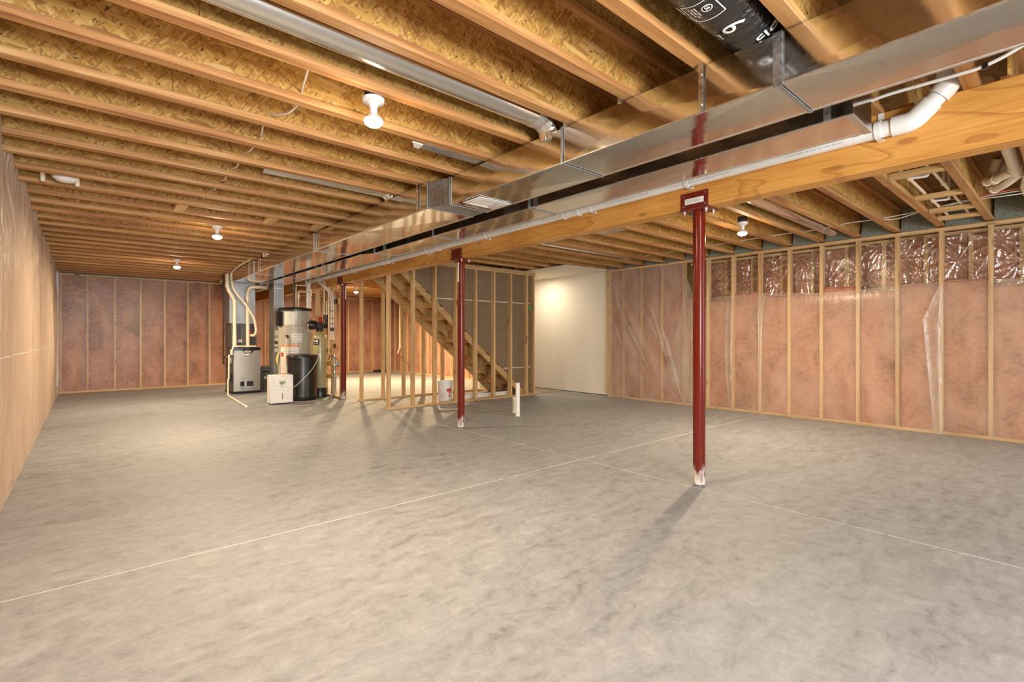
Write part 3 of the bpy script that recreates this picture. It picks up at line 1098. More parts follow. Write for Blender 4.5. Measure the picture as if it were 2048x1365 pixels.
# drive cleats round the joints
for yj, xa in ((0.815, SA), (2.04, SA), (3.25, SA), (3.46, SBX), (6.10, SBX), (8.95, SBX)):
    wdt = 0.018 if yj == 0.815 else 0.006
    c = MB().box(xa - 0.010, xa - 0.004, yj - wdt, yj + wdt, DZ0 - 0.012, DZ1 + 0.004)
    c.box(xa - 0.006, 2.556, yj - 0.008, yj + 0.008, DZ0 - 0.0075, DZ0 - 0.0045)
    c.build('drive_cleat', MT['galv_dull'], sd, smooth=False)
for ys, xa in ((1.150, SA), (3.62, SBX), (5.98, SBX), (8.60, SBX), (9.25, SBX)):
    st_ = MB().box(xa - 0.0125, xa - 0.0105, ys - 0.0125, ys + 0.0125, DZ0 - 0.002, ZJ + 0.03)
    o = st_.build('hanger_strap', MT['galv_bright'], sd, smooth=False)
    for zz in (DZ0 + 0.03, DZ0 + 0.17, ZJ + 0.012):
        MB().lathe([(0.006, -0.004), (0.005, 0.0)], (xa - 0.0125, ys, zz), 8, 'x').build('screw', MT['zinc'], o)
# screw hooks over the joints
for yh in (1.62, 2.02):
    MB().box(SA - 0.004, SA + 0.02, yh - 0.012, yh + 0.012, DZ1, DZ1 + 0.07).build('hook', MT['galv_bright'], sd, smooth=False)
# register
rg = MB()
rx0, rx1, ry0, ry1 = 2.212, 2.522, 2.915, 3.130
# sloping white frame, wider on the damper side
OUT = [(rx0, ry0), (rx1, ry0), (rx1, ry1), (rx0, ry1)]
INN = [(rx0 + 0.03, ry0 + 0.03), (rx1 - 0.085, ry0 + 0.03), (rx1 - 0.085, ry1 - 0.03), (rx0 + 0.03, ry1 - 0.03)]
rg.rings([[(x, y, DZ0 - 0.005) for x, y in OUT], [(x, y, DZ0 - 0.009) for x, y in OUT], [(x, y, DZ0 - 0.015) for x, y in INN], [(x, y, DZ0 - 0.009) for x, y in INN]], cap=False, close=True)
reg = rg.build('register', MT['white_enamel'], sd, label='white register grille')
MB().box(rx0 + 0.03, rx1 - 0.08, ry0 + 0.03, ry1 - 0.03, DZ0 - 0.0075, DZ0 - 0.0065).build('throat', MT['dark_grey'], reg, smooth=False)
for i in range(13):
    xx = rx0 + 0.040 + i * 0.0138
    MB().bar((xx, ry0 + 0.032, DZ0 - 0.0105), (xx, ry1 - 0.032, DZ0 - 0.0105), 0.0085, 0.0015, up=(0.35, 0, 0.93)).build('slat', MT['white_enamel'], reg, smooth=False)
# plenum and its link over the furnace
MB().box(2.135, 2.595, 10.95, 11.50, 1.392, 2.384, 0.003).build('plenum', MT['galv_dull'], sd, smooth=False)
MB().box(2.20, 2.50, 10.45, 10.96, 2.345, 2.384).build('link', MT['galv_dull'], sd, smooth=False)

# ================================================================== return duct
rt_ = thing('return_duct', 'galvanised return duct closed by an end cap, between the register trunk and the beam', 'duct', (2.9, 0.7, DZ0))
RX0, RX1 = 2.728, 3.035
for y0, y1 in ((0.70, 2.93), (2.93, 4.4), (4.4, 5.78)):
    duct_section('duct_section', RX0, RX1, y0, y1, rt_, MT['galv'])
for y0, y1 in ((5.98, 7.6), (7.6, 9.2), (9.2, 10.95)):
    duct_section('duct_section', 2.640, RX1, y0, y1, rt_, MT['galv'])
MB().prism([(RX0, 5.78), (RX1, 5.78), (RX1, 5.98), (2.640, 5.98)], 'z', DZ0, DZ1).build('reducer', MT['galv'], rt_, smooth=False)
MB().box(RX0 - 0.004, RX1 + 0.004, 0.692, 0.700, DZ0 - 0.003, DZ1, 0.002).build('end_cap', MT['galv'], rt_, smooth=False)
MB().box(RX0 - 0.006, RX1 + 0.006, 0.690, 0.722, DZ0 - 0.006, DZ0 + 0.0, 0.001).build('cap_flange', MT['galv_bright'], rt_, smooth=False)
for yj, xa in ((2.93, RX0), (4.4, RX0), (5.78, RX0), (7.6, 2.640), (9.2, 2.640)):
    c = MB().box(xa - 0.010, xa - 0.004, yj - 0.008, yj + 0.008, DZ0 - 0.012, DZ1, 0.001)
    c.box(xa - 0.006, RX1 + 0.004, yj - 0.007, yj + 0.007, DZ0 - 0.0075, DZ0 - 0.0045)
    c.build('drive_cleat', MT['galv_dull'], rt_, smooth=False)
for ys, xa in ((0.80, RX0), (2.86, RX0), (5.50, RX0), (7.3, 2.640)):
    MB().box(xa - 0.0135, xa - 0.0105, ys - 0.0125, ys + 0.0125, DZ0 - 0.004, ZJ + 0.03).build('hanger_strap', MT['galv_bright'], rt_, smooth=False)
for ys in (0.76, 4.6):
    MB().box(RX1 + 0.006, RX1 + 0.009, ys - 0.0125, ys + 0.0125, DZ0 - 0.004, ZJ + 0.03).build('hanger_strap', MT['galv_bright'], rt_, smooth=False)
dr = MB().box(2.838, 3.005, 10.50, 10.88, 0.0, DZ0 - 0.004, 0.003).build('drop', MT['galv_dull'], rt_, smooth=False)
MB().box(2.831, 2.840, 10.492, 10.51, 0.0, DZ0 - 0.004).box(3.003, 3.012, 10.492, 10.51, 0.0, DZ0 - 0.004).build('corner_seam', MT['galv_bright'], dr, smooth=False)
MB().box(2.834, 3.01, 10.491, 10.50, 2.095, 2.112).build('cleat', MT['galv_bright'], dr, smooth=False)
for z0, z1, mt in ((1.045, 1.255, 'label'), (1.105, 1.165, 'label_grey'), (0.985, 1.043, 'dark_grey'), (0.83, 0.983, 'label'), (0.905, 0.925, 'ink')):
    MB().box(2.842, 2.955, 10.4975 if mt == 'label' else 10.4965, 10.4995, z0, z1).build('sticker', MT[mt], dr, smooth=False)

# ================================================================== round ducts in the joist bays
def round_duct(label, x0, x1, yc, zc, r, end, drop=True, bands=()):
    t = thing('round_duct', label, 'duct', ((x0 + x1) / 2, yc, zc), 'round ducts between the joists')
    MB().cyl((x0, yc, zc), (x1, yc, zc), r, n=32).build('pipe', MT['galv'], t)
    if drop:
        R_ = 0.125
        pts = arc((x1, yc, zc - R_), R_, PI / 2, 0.05, 4, (1, 0, 0), (0, 0, 1))
        for i in range(4):
            a, b = pts[i], pts[i + 1]
            e = (b - a) * 0.06
            MB().sweep([a - e, b + e], [r + 0.002 * (i % 2), r + 0.002 * (i % 2)], 28).build('elbow_gore', MT['galv'], t)
        MB().cyl((x1 - 0.05, yc, zc), (x1 + 0.01, yc, zc), r + 0.003, n=32).build('crimp_collar', MT['galv_bright'], t)
    for xb in bands:
        MB().cyl((xb - 0.012, yc, zc), (xb + 0.012, yc, zc), r + 0.002, n=32).build('joint_band', MT['galv_bright'], t)
    return t


round_duct('shiny round metal duct between the joists, ending in an elbow on the trunk', -0.36, 2.105, 2.18, 2.488, 0.0765, None, True)
round_duct('round metal duct in a joist bay beyond the nearest lamp, small elbow at the trunk', 1.05, 2.06, 4.21, 2.496, 0.0765, None)
round_duct('short grey round duct near the second lamp, above the furnace', 1.50, 2.02, 8.24, 2.50, 0.0765, None)
rp = round_duct('round metal duct with a pink sheen, ending above the insulated right wall', 3.62, 7.18, 2.055, 2.488, 0.0765, None, False)
MB().lathe([(0.0765, 0.0), (0.070, 0.03), (0.05, 0.055), (0.001, 0.065)], (7.18, 2.055, 2.488), 28, 'x').build('end_cap', MT['galv'], rp)
round_duct('round metal duct seen as a bright strip left of the white wall', 3.62, 6.75, 4.90, 2.492, 0.0765, None, False)
# flat panning strip under one bay
t = thing('panning_strip', 'narrow grey sheet metal strip along a joist beyond the nearest lamp', 'sheet metal', (1.95, 2.86, 2.40))
MB().box(1.66, 2.17, 2.829, 2.905, 2.395, 2.401).build('sheet', MT['galv_dull'], t, smooth=False)
MB().prism([(1.60, 2.829), (1.68, 2.829), (1.69, 2.905), (1.655, 2.905)], 'z', 2.388, 2.396).build('tape', MT['label'], t, smooth=False)

t = thing('panning_sheet', 'bright flat sheet metal panel closing a joist bay, just beyond the beam', 'sheet metal', (4.2, 3.68, 2.396))
MB().box(3.59, 4.84, 3.515, 3.845, 2.394, 2.399).build('sheet', MT['galv_bright'], t, smooth=False)
MB().box(4.82, 4.84, 3.515, 3.845, 2.390, 2.3945).build('hem', MT['galv_bright'], t, smooth=False)

# ================================================================== flexible duct
FY, FZ, FR = 0.945, 2.528, 0.140
t = thing('flexible_duct', 'black plastic jacketed flexible duct with a white 6 printed on it', 'duct', (1.5, FY, FZ))
pts = [(-0.38, FY, FZ), (0.6, FY, FZ), (1.2, FY, FZ), (1.75, FY, FZ), (2.0, FY, FZ - 0.004), (2.18, FY, FZ - 0.03), (2.30, FY, FZ - 0.075), (2.36, FY, FZ - 0.13)]
P_ = smooth_path(pts, 8)
rr = []
for i, p in enumerate(P_):
    x = p.x
    base = FR if x < 1.95 else FR - 0.035 * min(1, (x - 1.95) / 0.35)
    rr.append(base + 0.0015 * math.sin(i * 2.1))
MB().sweep(P_, rr, 40).build('jacket', MT['flex'], t, ang=180)
MB().cyl((2.345, FY, 2.384), (2.345, FY, 2.42), 0.078, n=28).build('collar', MT['galv_bright'], t)


def wrap(o):
    """lay flat lettering onto the round jacket"""
    og = ORG[o.name]
    for v in o.data.vertices:
        yy = v.co.y + og.y - FY
        dz = v.co.z + og.z - (FZ - FR)
        v.co.z = FZ - math.sqrt(max(1e-6, FR * FR - yy * yy)) - 0.0035 + dz - og.z


for txt, size, x, y, rgt, up in (('6', 0.125, 1.995, 0.925, (1, 0, 0), (0, -1, 0)), ('Flex', 0.07, 2.183, 0.845, (0, -1, 0), (-1, 0, 0)), ('/', 0.06, 1.860, 1.03, (1, 0, 0), (0, -1, 0))):
    wrap(text_part('printed_mark', txt, size, (x, y, FZ - FR), rgt, up, MT['print_white'], t))
bx, by = 1.813, 0.955
fr_ = MB()
for x0, x1, y0, y1 in ((-0.062, 0.062, -0.062, -0.059), (-0.062, 0.062, 0.059, 0.062), (-0.062, -0.059, -0.062, 0.062), (0.059, 0.062, -0.062, 0.062)):
    n = 6
    for i in range(n):      # short pieces, so that they follow the round jacket
        if x1 - x0 > y1 - y0:
            fr_.box(bx + x0 + (x1 - x0) * i / n, bx + x0 + (x1 - x0) * (i + 1) / n, by + y0, by + y1, FZ - FR - 0.0005, FZ - FR + 0.0005)
        else:
            fr_.box(bx + x0, bx + x1, by + y0 + (y1 - y0) * i / n, by + y0 + (y1 - y0) * (i + 1) / n, FZ - FR - 0.0005, FZ - FR + 0.0005)
wrap(fr_.build('printed_frame', MT['print_white'], t, smooth=False))
ci = MB()
for k in range(20):
    a0, a1 = 2 * PI * k / 20, 2 * PI * (k + 1) / 20
    A = [Vector((bx - 0.012 + r_ * math.cos(a), by - 0.022 + r_ * math.sin(a), FZ - FR)) for a in (a0, a1) for r_ in (0.017, 0.021)]
    vs_ = [ci.bm.verts.new(p) for p in (A[0], A[1], A[3], A[2])]
    ci.bm.faces.new(vs_)
wrap(ci.build('printed_ring', MT['print_white'], t, smooth=False))
wrap(text_part('printed_mark', 'UL', 0.024, (bx - 0.012, by - 0.022, FZ - FR), (1, 0, 0), (0, -1, 0), MT['print_white'], t))
wrap(fine_print(t, (bx - 0.045, by + 0.012, FZ - FR), (1, 0, 0), (0, 1, 0), 0.09, 0.036, 3, MT['print_white'], 0.5))
wrap(fine_print(t, (bx - 0.055, by + 0.072, FZ - FR), (1, 0, 0), (0, 1, 0), 0.085, 0.050, 4, MT['print_white'], 0.5))
wrap(fine_print(t, (2.038 - 0.03, 0.985, FZ - FR), (1, 0, 0), (0, 1, 0), 0.06, 0.012, 1, MT['print_white'], 0.8))

# ================================================================== drain pipe along the beam
t = thing('drain_pipe', 'long white plastic drain pipe hung along the face of the beam', 'pipe', (3.38, 0.7, 2.28))
PR, PX = 0.0445, 3.378


def zp(y):
    return 2.2865 - (y - 0.85) * 0.0055


MB().cyl((PX, 0.62, zp(0.62)), (PX, 9.95, zp(9.95)), PR, n=24).build('pipe', MT['pvc'], t)
el = round_corners([(PX, 9.95, zp(9.95)), (PX, 10.12, zp(10.1)), (PX, 10.12, 1.95)], 0.11, 8)
MB().sweep(el, PR + 0.004, 20).build('elbow', MT['pvc'], t)
MB().cyl((PX, 10.12, 1.97), (PX, 10.12, 0.0), PR, n=20).build('stack', MT['pvc'], t)
for z0 in (1.90, 1.72, 1.60):
    MB().cyl((PX, 10.12, z0), (PX, 10.12, z0 - 0.06), PR + 0.006, n=20).build('coupling', MT['pvc'], t)
for uu in (3.052, 5.384, 6.746):
    y0 = uu
    cp = MB().cyl((PX, y0 - 0.085, zp(y0)), (PX, y0 + 0.085, zp(y0)), PR + 0.004, n=24)
    cp.cyl((PX, y0 - 0.10, zp(y0)), (PX, y0 - 0.075, zp(y0)), PR + 0.008, n=24).cyl((PX, y0 + 0.075, zp(y0)), (PX, y0 + 0.10, zp(y0)), PR + 0.008, n=24)
    cp.build('coupling', MT['pvc'], t)
for y0 in (0.735, 1.895, 2.815, 4.323, 5.580, 6.618, 7.927):
    hp = []
    zc = zp(y0)
    hg = MB()
    hg.cyl((PX, y0 - 0.014, zc), (PX, y0 + 0.014, zc), PR + 0.007, n=24)
    hg.box(PX + 0.0, BX0, y0 - 0.014, y0 + 0.014, zc - PR - 0.007, zc - PR + 0.004)
    hg.box(BX0 - 0.006, BX0 - 0.0, y0 - 0.014, y0 + 0.014, zc, zc + 0.11)
    hg.build('pipe_hanger', MT['white'], t)
# near end: bend, rise and bend into the floor above
ris = round_corners([(PX, 0.66, zp(0.66)), (PX, 0.575, 2.290), (PX, 0.455, 2.412), (PX, 0.43, 2.56)], 0.06, 6)
MB().sweep(ris, PR, 24).build('riser', MT['pvc'], t)
MB().sweep(round_corners([(PX, 0.672, zp(0.67)), (PX, 0.585, 2.287), (PX, 0.535, 2.336)], 0.05, 6), PR + 0.009, 24).build('elbow', MT['pvc'], t)
MB().cyl((PX, 0.540, 2.328), (PX, 0.505, 2.364), PR + 0.0085, n=24).build('coupling', MT['pvc'], t)
MB().sweep(round_corners([(PX, 0.478, 2.390), (PX, 0.438, 2.430), (PX, 0.432, 2.51)], 0.045, 6), PR + 0.009, 24).build('elbow', MT['pvc'], t)
pt = MB()      # the printed line on the pipe
r_ = random.Random(4)
yy = 0.9
while yy < 6.2:
    run = r_.uniform(0.25, 0.5)
    y1 = yy + run
    while yy < y1:
        L = r_.choice((0.006, 0.009, 0.014))
        a = 3.75
        p = Vector((PX + (PR + 0.0004) * math.cos(a), yy, zp(yy) + (PR + 0.0004) * math.sin(a)))
        pt.box(p.x - 0.0003, p.x + 0.0003, yy, yy + L, p.z - 0.0028, p.z + 0.0028)
        yy += L + r_.uniform(0.004, 0.010)
    yy += r_.uniform(0.15, 0.5)
pt.build('printed_line', MT['pipe_print'], t, kind='stuff', smooth=False)

# ================================================================== thick white cable by the near end of the return duct
pts = [(3.13, 1.25, 2.40), (3.14, 0.95, 2.335), (3.150, 0.698, 2.380), (3.150, 0.501, 2.380), (3.150, 0.377, 2.377), (3.150, 0.280, 2.381), (3.150, 0.156, 2.422), (3.15, -0.10, 2.55)]
t = thing('white_cable', 'thick white cable sagging in front of the beam beside the duct end cap', 'cable', pts[3])
MB().sweep(smooth_path(pts, 6), 0.0085, 12).build('jacket', MT['cable'], t)
q = Vector((3.150, 0.280, 2.381))
MB().box(q.x - 0.013, q.x + 0.013, q.y - 0.010, q.y + 0.010, q.z - 0.016, q.z + 0.012, 0.002).build('clip', MT['black'], t)

# ================================================================== lamps
LAMPS = [(1.165, 2.476, 'bare bulb in a white porcelain lampholder, nearest of the row left of the ducts'),
         (1.142, 6.500, 'bare bulb in a white lampholder, middle one of the row left of the ducts'),
         (1.133, 9.735, 'bare bulb in a white lampholder, the one closest to the pink back wall'),
         (5.231, 12.133, 'bare bulb glowing beyond the red post in the room behind the stairs'),
         (5.520, 2.446, 'bare bulb in a white lampholder right of the nearest red post')]


def make_lamp(x, y, lab):
    t = thing('ceiling_lamp', lab, 'lamp', (x, y, 2.245), 'bare bulb lampholders on the joists')
    bx_ = MB()
    bx_.lathe([(0.050, 2.4015), (0.052, 2.405), (0.052, 2.455), (0.050, 2.458)], (x, y, 0), 8)
    bx_.build('junction_box', MT['black_soft'], t, label='dark octagonal box')
    MB().lathe([(0.020, 2.345), (0.024, 2.362), (0.040, 2.374), (0.055, 2.380), (0.058, 2.388), (0.058, 2.399), (0.050, 2.4005)], (x, y, 0), 32).build('lampholder', MT['white_enamel'], t)
    for a in (0.6, 0.6 + PI):
        MB().lathe([(0.005, 2.376), (0.005, 2.383)], (x + 0.045 * math.cos(a), y + 0.045 * math.sin(a), 0), 8).build('screw', MT['zinc'], t)
    MB().lathe([(0.0185, 2.322), (0.020, 2.330), (0.020, 2.346)], (x, y, 0), 20).build('socket', MT['white_enamel'], t)
    MB().lathe([(0.0475, 2.286), (0.042, 2.295), (0.030, 2.308), (0.019, 2.318), (0.0185, 2.326)], (x, y, 0), 28).build('bulb_neck', MT['white'], t)
    MB().lathe([(0.001, 2.249), (0.018, 2.2505), (0.034, 2.256), (0.045, 2.266), (0.0490, 2.277), (0.0475, 2.286)], (x, y, 0), 28).build('bulb', MT['bulb'], t)
    l = lamp_light('lamp_light', (x, y, 2.245), LAMP_W * (2.2 if y > 11 else 1), 0.09, AMBER if y > 11 else WARM)
    pl = bpy.data.lights.new('lamp_glow', 'POINT')      # the frosted bulb also throws light sideways
    pl.energy = 5.0
    pl.shadow_soft_size = 0.03
    pl.color = WARM
    po = bpy.data.objects.new('lamp_glow', pl)
    COL.objects.link(po)
    po.location = (x, y, 2.215)
    return t


for x, y, lab in LAMPS:
    make_lamp(x, y, lab)

# ================================================================== stud partition along the stairs
t = thing('stud_partition', 'open stud wall in front of the staircase, brown drywall backing on its right part', 'partition', (5.0, 6.93, 0), kind='thing')
PY0, PY1 = 6.930, 7.019
MB().box(3.50, 6.625, PY0, PY1, 0, 0.038, 0.002).build('bottom_plate', MT['stud_x'], t)
MB().box(3.57, 6.625, PY0, PY1, 2.347, 2.385, 0.002).build('top_plate', MT['stud_x'], t)
MB().box(3.57, 6.625, PY0, PY1, 2.308, 2.346, 0.002).build('top_plate', MT['stud_x'], t)
for i, x in enumerate((3.530, 3.948, 4.356, 4.774, 5.188, 5.600, 6.003, 6.405, 6.585)):
    MB().box(x - 0.019, x + 0.019, PY0, PY1, 0.038, 2.083 if i == 0 else 2.307, 0.0015).build('stud', MT['stud_z'], t)


def dw_x(z):
    return 3.977 + (2.11 - z) / 0.83


for z0, z1 in ((1.779, 2.384), (0.544, 1.771), (0.045, 0.536)):
    MB().prism([(dw_x(z1), z1), (6.605, z1), (6.605, z0), (dw_x(z0), z0)], 'y', 7.021, 7.034).build('drywall_panel', MT['paper'], t, smooth=False, label='brown paper back of a drywall sheet')
for z in (1.775, 0.540):
    jb = MB()

    def fn(u, v, z=z):
        x = dw_x(z) + 0.02 + u * (6.60 - dw_x(z) - 0.02)
        return Vector((x, 7.0195 - 0.004 * v * (1 - v) * 4, z - 0.008 + 0.016 * v + 0.003 * noise.noise(Vector((x * 9, v, z)))))
    jb.grid(fn, 60, 3).build('joint_compound', MT['compound'], t, ang=180)
gt = MB().box(6.440, 6.500, 6.9255, 6.9290, 1.655, 1.715).build('paint_mark', MT['green'], t, label='bright green paint mark')
sp_ = MB()
for x, z, L, a in ((5.17, 2.055, 0.05, 1.2), (5.30, 2.11, 0.04, 1.4), (5.36, 2.105, 0.035, 1.5), (5.24, 1.96, 0.05, 1.0), (5.33, 1.95, 0.05, 0.6)):
    c, s_ = math.cos(a) * L / 2, math.sin(a) * L / 2
    sp_.bar((x - c, 7.0205, z - s_), (x + c, 7.0205, z + s_), 0.006, 0.001, up=(0, 1, 0))
sp_.build('scratch', MT['compound'], t, smooth=False)

t = thing('stud_partition', 'second open stud wall behind the staircase, toward the orange lit room', 'partition', (4.9, 8.2, 0), kind='thing')
MB().box(3.60, 6.60, 8.20, 8.289, 0, 0.038, 0.002).build('bottom_plate', MT['stud_x'], t)
MB().box(3.60, 6.60, 8.20, 8.289, 2.347, 2.385, 0.002).build('top_plate', MT['stud_x'], t)
for x in (3.654, 4.065, 4.475, 4.90, 5.33, 5.74, 6.15, 6.56):
    MB().box(x - 0.019, x + 0.019, 8.20, 8.289, 0.038, 2.346, 0.0015).build('stud', MT['stud_z'], t)

# ================================================================== staircase
t = thing('staircase', 'wooden staircase seen from underneath, rising to the beam behind the studs', 'staircase', (6.3, 7.5, 0))
poly = [(6.356, 0.0), (6.52, 0.0), (6.52, 0.205), (3.575, 2.65), (3.575, 2.309)]
for y0 in (7.040, 7.550, 8.050):
    MB().prism(poly, 'y', y0, y0 + 0.038).build('stringer', MT['stud_slope'], t, smooth=False)
for i in range(1, 13):
    nose = 6.53 - 0.25 * (i - 1)
    zt = 0.2075 * i
    MB().box(max(3.575, nose - 0.275), nose, 7.040, 8.088, zt - 0.025, zt, 0.002).build('tread', MT['stud_slope'], t)
    MB().box(nose - 0.045, nose - 0.027, 7.040, 8.088, zt - 0.2075, zt - 0.026, 0.001).build('riser', MT['stud_slope'], t)
tag(MB().box(4.86, 6.10, 7.10, 7.122, 0.0, 0.10, 0.002).build('white_board', MT['drywall'], smooth=False), 'long white board standing on the floor under the stairs behind the studs', 'board')

# ================================================================== bucket
BXc, BYc = 4.72, 7.215
t = thing('bucket', 'white plastic bucket with a red and white label, behind the stud wall', 'bucket', (BXc, BYc, 0))
MB().lathe([(0.105, 0.0), (0.112, 0.004), (0.128, 0.27), (0.130, 0.272), (0.130, 0.285), (0.128, 0.287), (0.129, 0.30), (0.135, 0.302), (0.135, 0.316), (0.130, 0.318), (0.131, 0.345), (0.137, 0.347), (0.137, 0.362), (0.127, 0.362), (0.108, 0.02)], (BXc, BYc, 0), 36).build('body', MT['white'], t)
fa = math.atan2(-BYc, -BXc)


def wrap_patch(name, mat, parent, c, r, a0, a1, z0, z1, r1=None, n=10):
    r1 = r if r1 is None else r1
    return MB().grid(lambda u, v: Vector((c[0] + (r + (r1 - r) * v) * math.cos(a0 + (a1 - a0) * u), c[1] + (r + (r1 - r) * v) * math.sin(a0 + (a1 - a0) * u), z0 + (z1 - z0) * v)), n, 1).build(name, mat, parent)


lb = wrap_patch('label', MT['label'], t, (BXc, BYc), 0.1165, fa - 0.85, fa + 1.0, 0.05, 0.235, 0.1275)
wrap_patch('label_block', MT['label_red'], lb, (BXc, BYc), 0.1255, fa + 0.2, fa + 1.0, 0.185, 0.235, 0.1285)
for z, da in ((0.145, 0.55), (0.095, 0.55)):
    wrap_patch('label_mark', MT['label_red'], lb, (BXc, BYc), 0.122, fa + da, fa + da + 0.25, z, z + 0.035, 0.1245, 4)
for i in range(6):
    wrap_patch('fine_print', MT['label_grey'], lb, (BXc, BYc), 0.1235, fa - 0.7, fa - 0.7 + 0.7, 0.075 + i * 0.022, 0.079 + i * 0.022, None, 4)

# ================================================================== pipe stubs and drain patch
for x, y, r, h, lab in ((4.640, 5.222, 0.0305, 0.470, 'tall white plastic pipe stub standing up from the concrete floor'), (4.812, 5.490, 0.028, 0.226, 'short white plastic pipe stub behind the taller one')):
    t = thing('pipe_stub', lab, 'pipe', (x, y, 0))
    MB().lathe([(r, -0.004), (r, h), (r - 0.004, h), (r - 0.004, h - 0.03), (0.001, h - 0.03)], (x, y, 0), 24).build('pipe', MT['pvc'], t)
    MB().lathe([(r + 0.012, 0.0), (r + 0.010, 0.002), (r, 0.003)], (x, y, 0), 24).build('floor_seal', MT['joint_dust'], t)
    if h > 0.3:
        MB().lathe([(r + 0.002, h - 0.012), (r + 0.002, h + 0.001), (r - 0.004, h + 0.001)], (x, y, 0), 24).build('rim', MT['pvc'], t)
    else:
        fine = MB()
        rn = random.Random(9)
        a = math.atan2(-y, -x) - 0.25
        for k in range(8):
            fine.box(x + (r + 0.0003) * math.cos(a) - 0.002, x + (r + 0.0003) * math.cos(a) + 0.002, y + (r + 0.0003) * math.sin(a) - 0.003, y + (r + 0.0003) * math.sin(a) + 0.003, 0.03 + k * 0.022, 0.04 + k * 0.022)
        fine.build('printed_line', MT['ink'], t, kind='stuff', smooth=False)
dp = MB()
cx_, cy_ = 4.125, 6.27


def patch(u, v):
    a = 2 * PI * u
    r = v * (0.15 + 0.05 * noise.noise(Vector((math.cos(a) * 2, math.sin(a) * 2, 0))))
    h = 0.014 * (1 - v) + 0.012 * abs(noise.noise(Vector((r * math.cos(a) * 22, r * math.sin(a) * 22, 3)))) * (1 - v * v)
    return Vector((cx_ + r * math.cos(a) * 1.25, cy_ + r * math.sin(a) * 0.9, 0.0008 + h))


tag(dp.grid(patch, 32, 7).build('floor_patch', plain('rough_mortar', (0.20, 0.18, 0.155), 0.95, var=0.5, nscale=40), ang=30), 'rough dark patch of broken concrete on the floor before the bucket', 'patch')

# ================================================================== furnace and its cabinet
FX0, FX1, FY0, FY1 = 2.182, 2.668, 10.83, 11.55
t = thing('furnace', 'stainless fronted gas furnace with a black top band and oval badge', 'furnace', (2.425, 11.19, 0))
MB().box(FX0, FX1, FY0 + 0.012, FY1, 0.035, 0.905, 0.006).build('cabinet', MT['dark_grey'], t)
MB().box(FX0 - 0.012, FX1 + 0.01, FY0 + 0.03, FY1 + 0.01, 0.0, 0.036, 0.003).build('base_pad', MT['black_soft'], t)
dpn = MB()      # front door with a slight bulge
dpn.grid(lambda u, v: Vector((FX0 + 0.003 + u * (FX1 - FX0 - 0.006), FY0 + 0.010 - 0.022 * (1 - (2 * u - 1) ** 2), 0.055 + v * 0.80)), 12, 1)
door = dpn.build('door', MT['steel'], t)
bd = MB()
xs = [FX0 - 0.004, FX0 + 0.10, FX0 + 0.16, FX0 + 0.19, FX1 - 0.17, FX1 - 0.14, FX1 - 0.08, FX1 + 0.004]
lo = [0.862, 0.862, 0.850, 0.800, 0.800, 0.850, 0.862, 0.862]


def band_y(x):
    u = (x - FX0) / (FX1 - FX0)
    return FY0 + 0.006 - 0.024 * (1 - (2 * u - 1) ** 2)


for i in range(len(xs) - 1):
    A = [(xs[i], lo[i]), (xs[i + 1], lo[i + 1])]
    v_ = [bd.bm.verts.new((x, band_y(x), z)) for x, z in A] + [bd.bm.verts.new((x, band_y(x), 0.908)) for x, z in A[::-1]]
    bd.bm.faces.new(v_)
bmesh.ops.remove_doubles(bd.bm, verts=bd.bm.verts[:], dist=1e-5)
top = bd.build('top_band', MT['black'], t, label='black band dipping round the badge')
MB().box(FX0 - 0.006, FX1 + 0.006, FY0 - 0.012, FY1, 0.905, 0.915, 0.003).build('lid', MT['black'], t)
bg = MB()
ov = [(2.425 + 0.062 * math.cos(2 * PI * k / 24), 0.832 + 0.019 * math.sin(2 * PI * k / 24)) for k in range(24)]
bg.prism(ov, 'y', FY0 - 0.026, FY0 - 0.018)
bdg = bg.build('badge', MT['white_enamel'], t, label='oval white and red badge')
MB().box(2.385, 2.465, FY0 - 0.0275, FY0 - 0.0262, 0.824, 0.840).build('badge_field', MT['label_red'], bdg, smooth=False)
MB().box(2.385, 2.455, FY0 - 0.0145, FY0 - 0.012, 0.762, 0.788).build('plate', MT['label'], t, smooth=False)
fine_print(t, (2.375, FY0 - 0.0150, 0.750), (1, 0, 0), (0, 0, -1), 0.10, 0.012, 1, MT['ink'], 0.8)
for x0, x1 in ((2.297, 2.372), (2.408, 2.530)):
    lv = MB().box(x0, x1, FY0 - 0.0150, FY0 - 0.0125, 0.150, 0.245).build('louvre_opening', MT['void'], t, smooth=False)
    for k in range(4):
        MB().box(x0, x1, FY0 - 0.017, FY0 - 0.0148, 0.160 + k * 0.023, 0.166 + k * 0.023).build('louvre', MT['dark_grey'], lv, smooth=False)
hd = MB().box(2.376, 2.404, FY0 - 0.018, FY0 - 0.0125, 0.145, 0.25, 0.002).build('latch_plate', MT['white_enamel'], t)
for k in range(4):
    MB().box(2.386, 2.394, FY0 - 0.0195, FY0 - 0.0178, 0.155 + k * 0.025, 0.165 + k * 0.025).build('indicator', MT['ink'], hd, smooth=False)
MB().box(2.297, 2.530, FY0 - 0.020, FY0 - 0.0125, 0.098, 0.132, 0.003).build('handle_recess', MT['label_grey'], t)
MB().box(FX0 - 0.046, FX0 - 0.002, 10.98, 11.08, 0.60, 0.72, 0.003).build('switch_box', MT['label_grey'], t, label='small grey service switch box')
MB().box(FX0 - 0.040, FX0 - 0.002, 10.95, 11.06, 0.25, 0.39, 0.004).build('condensate_trap', MT['black'], t)

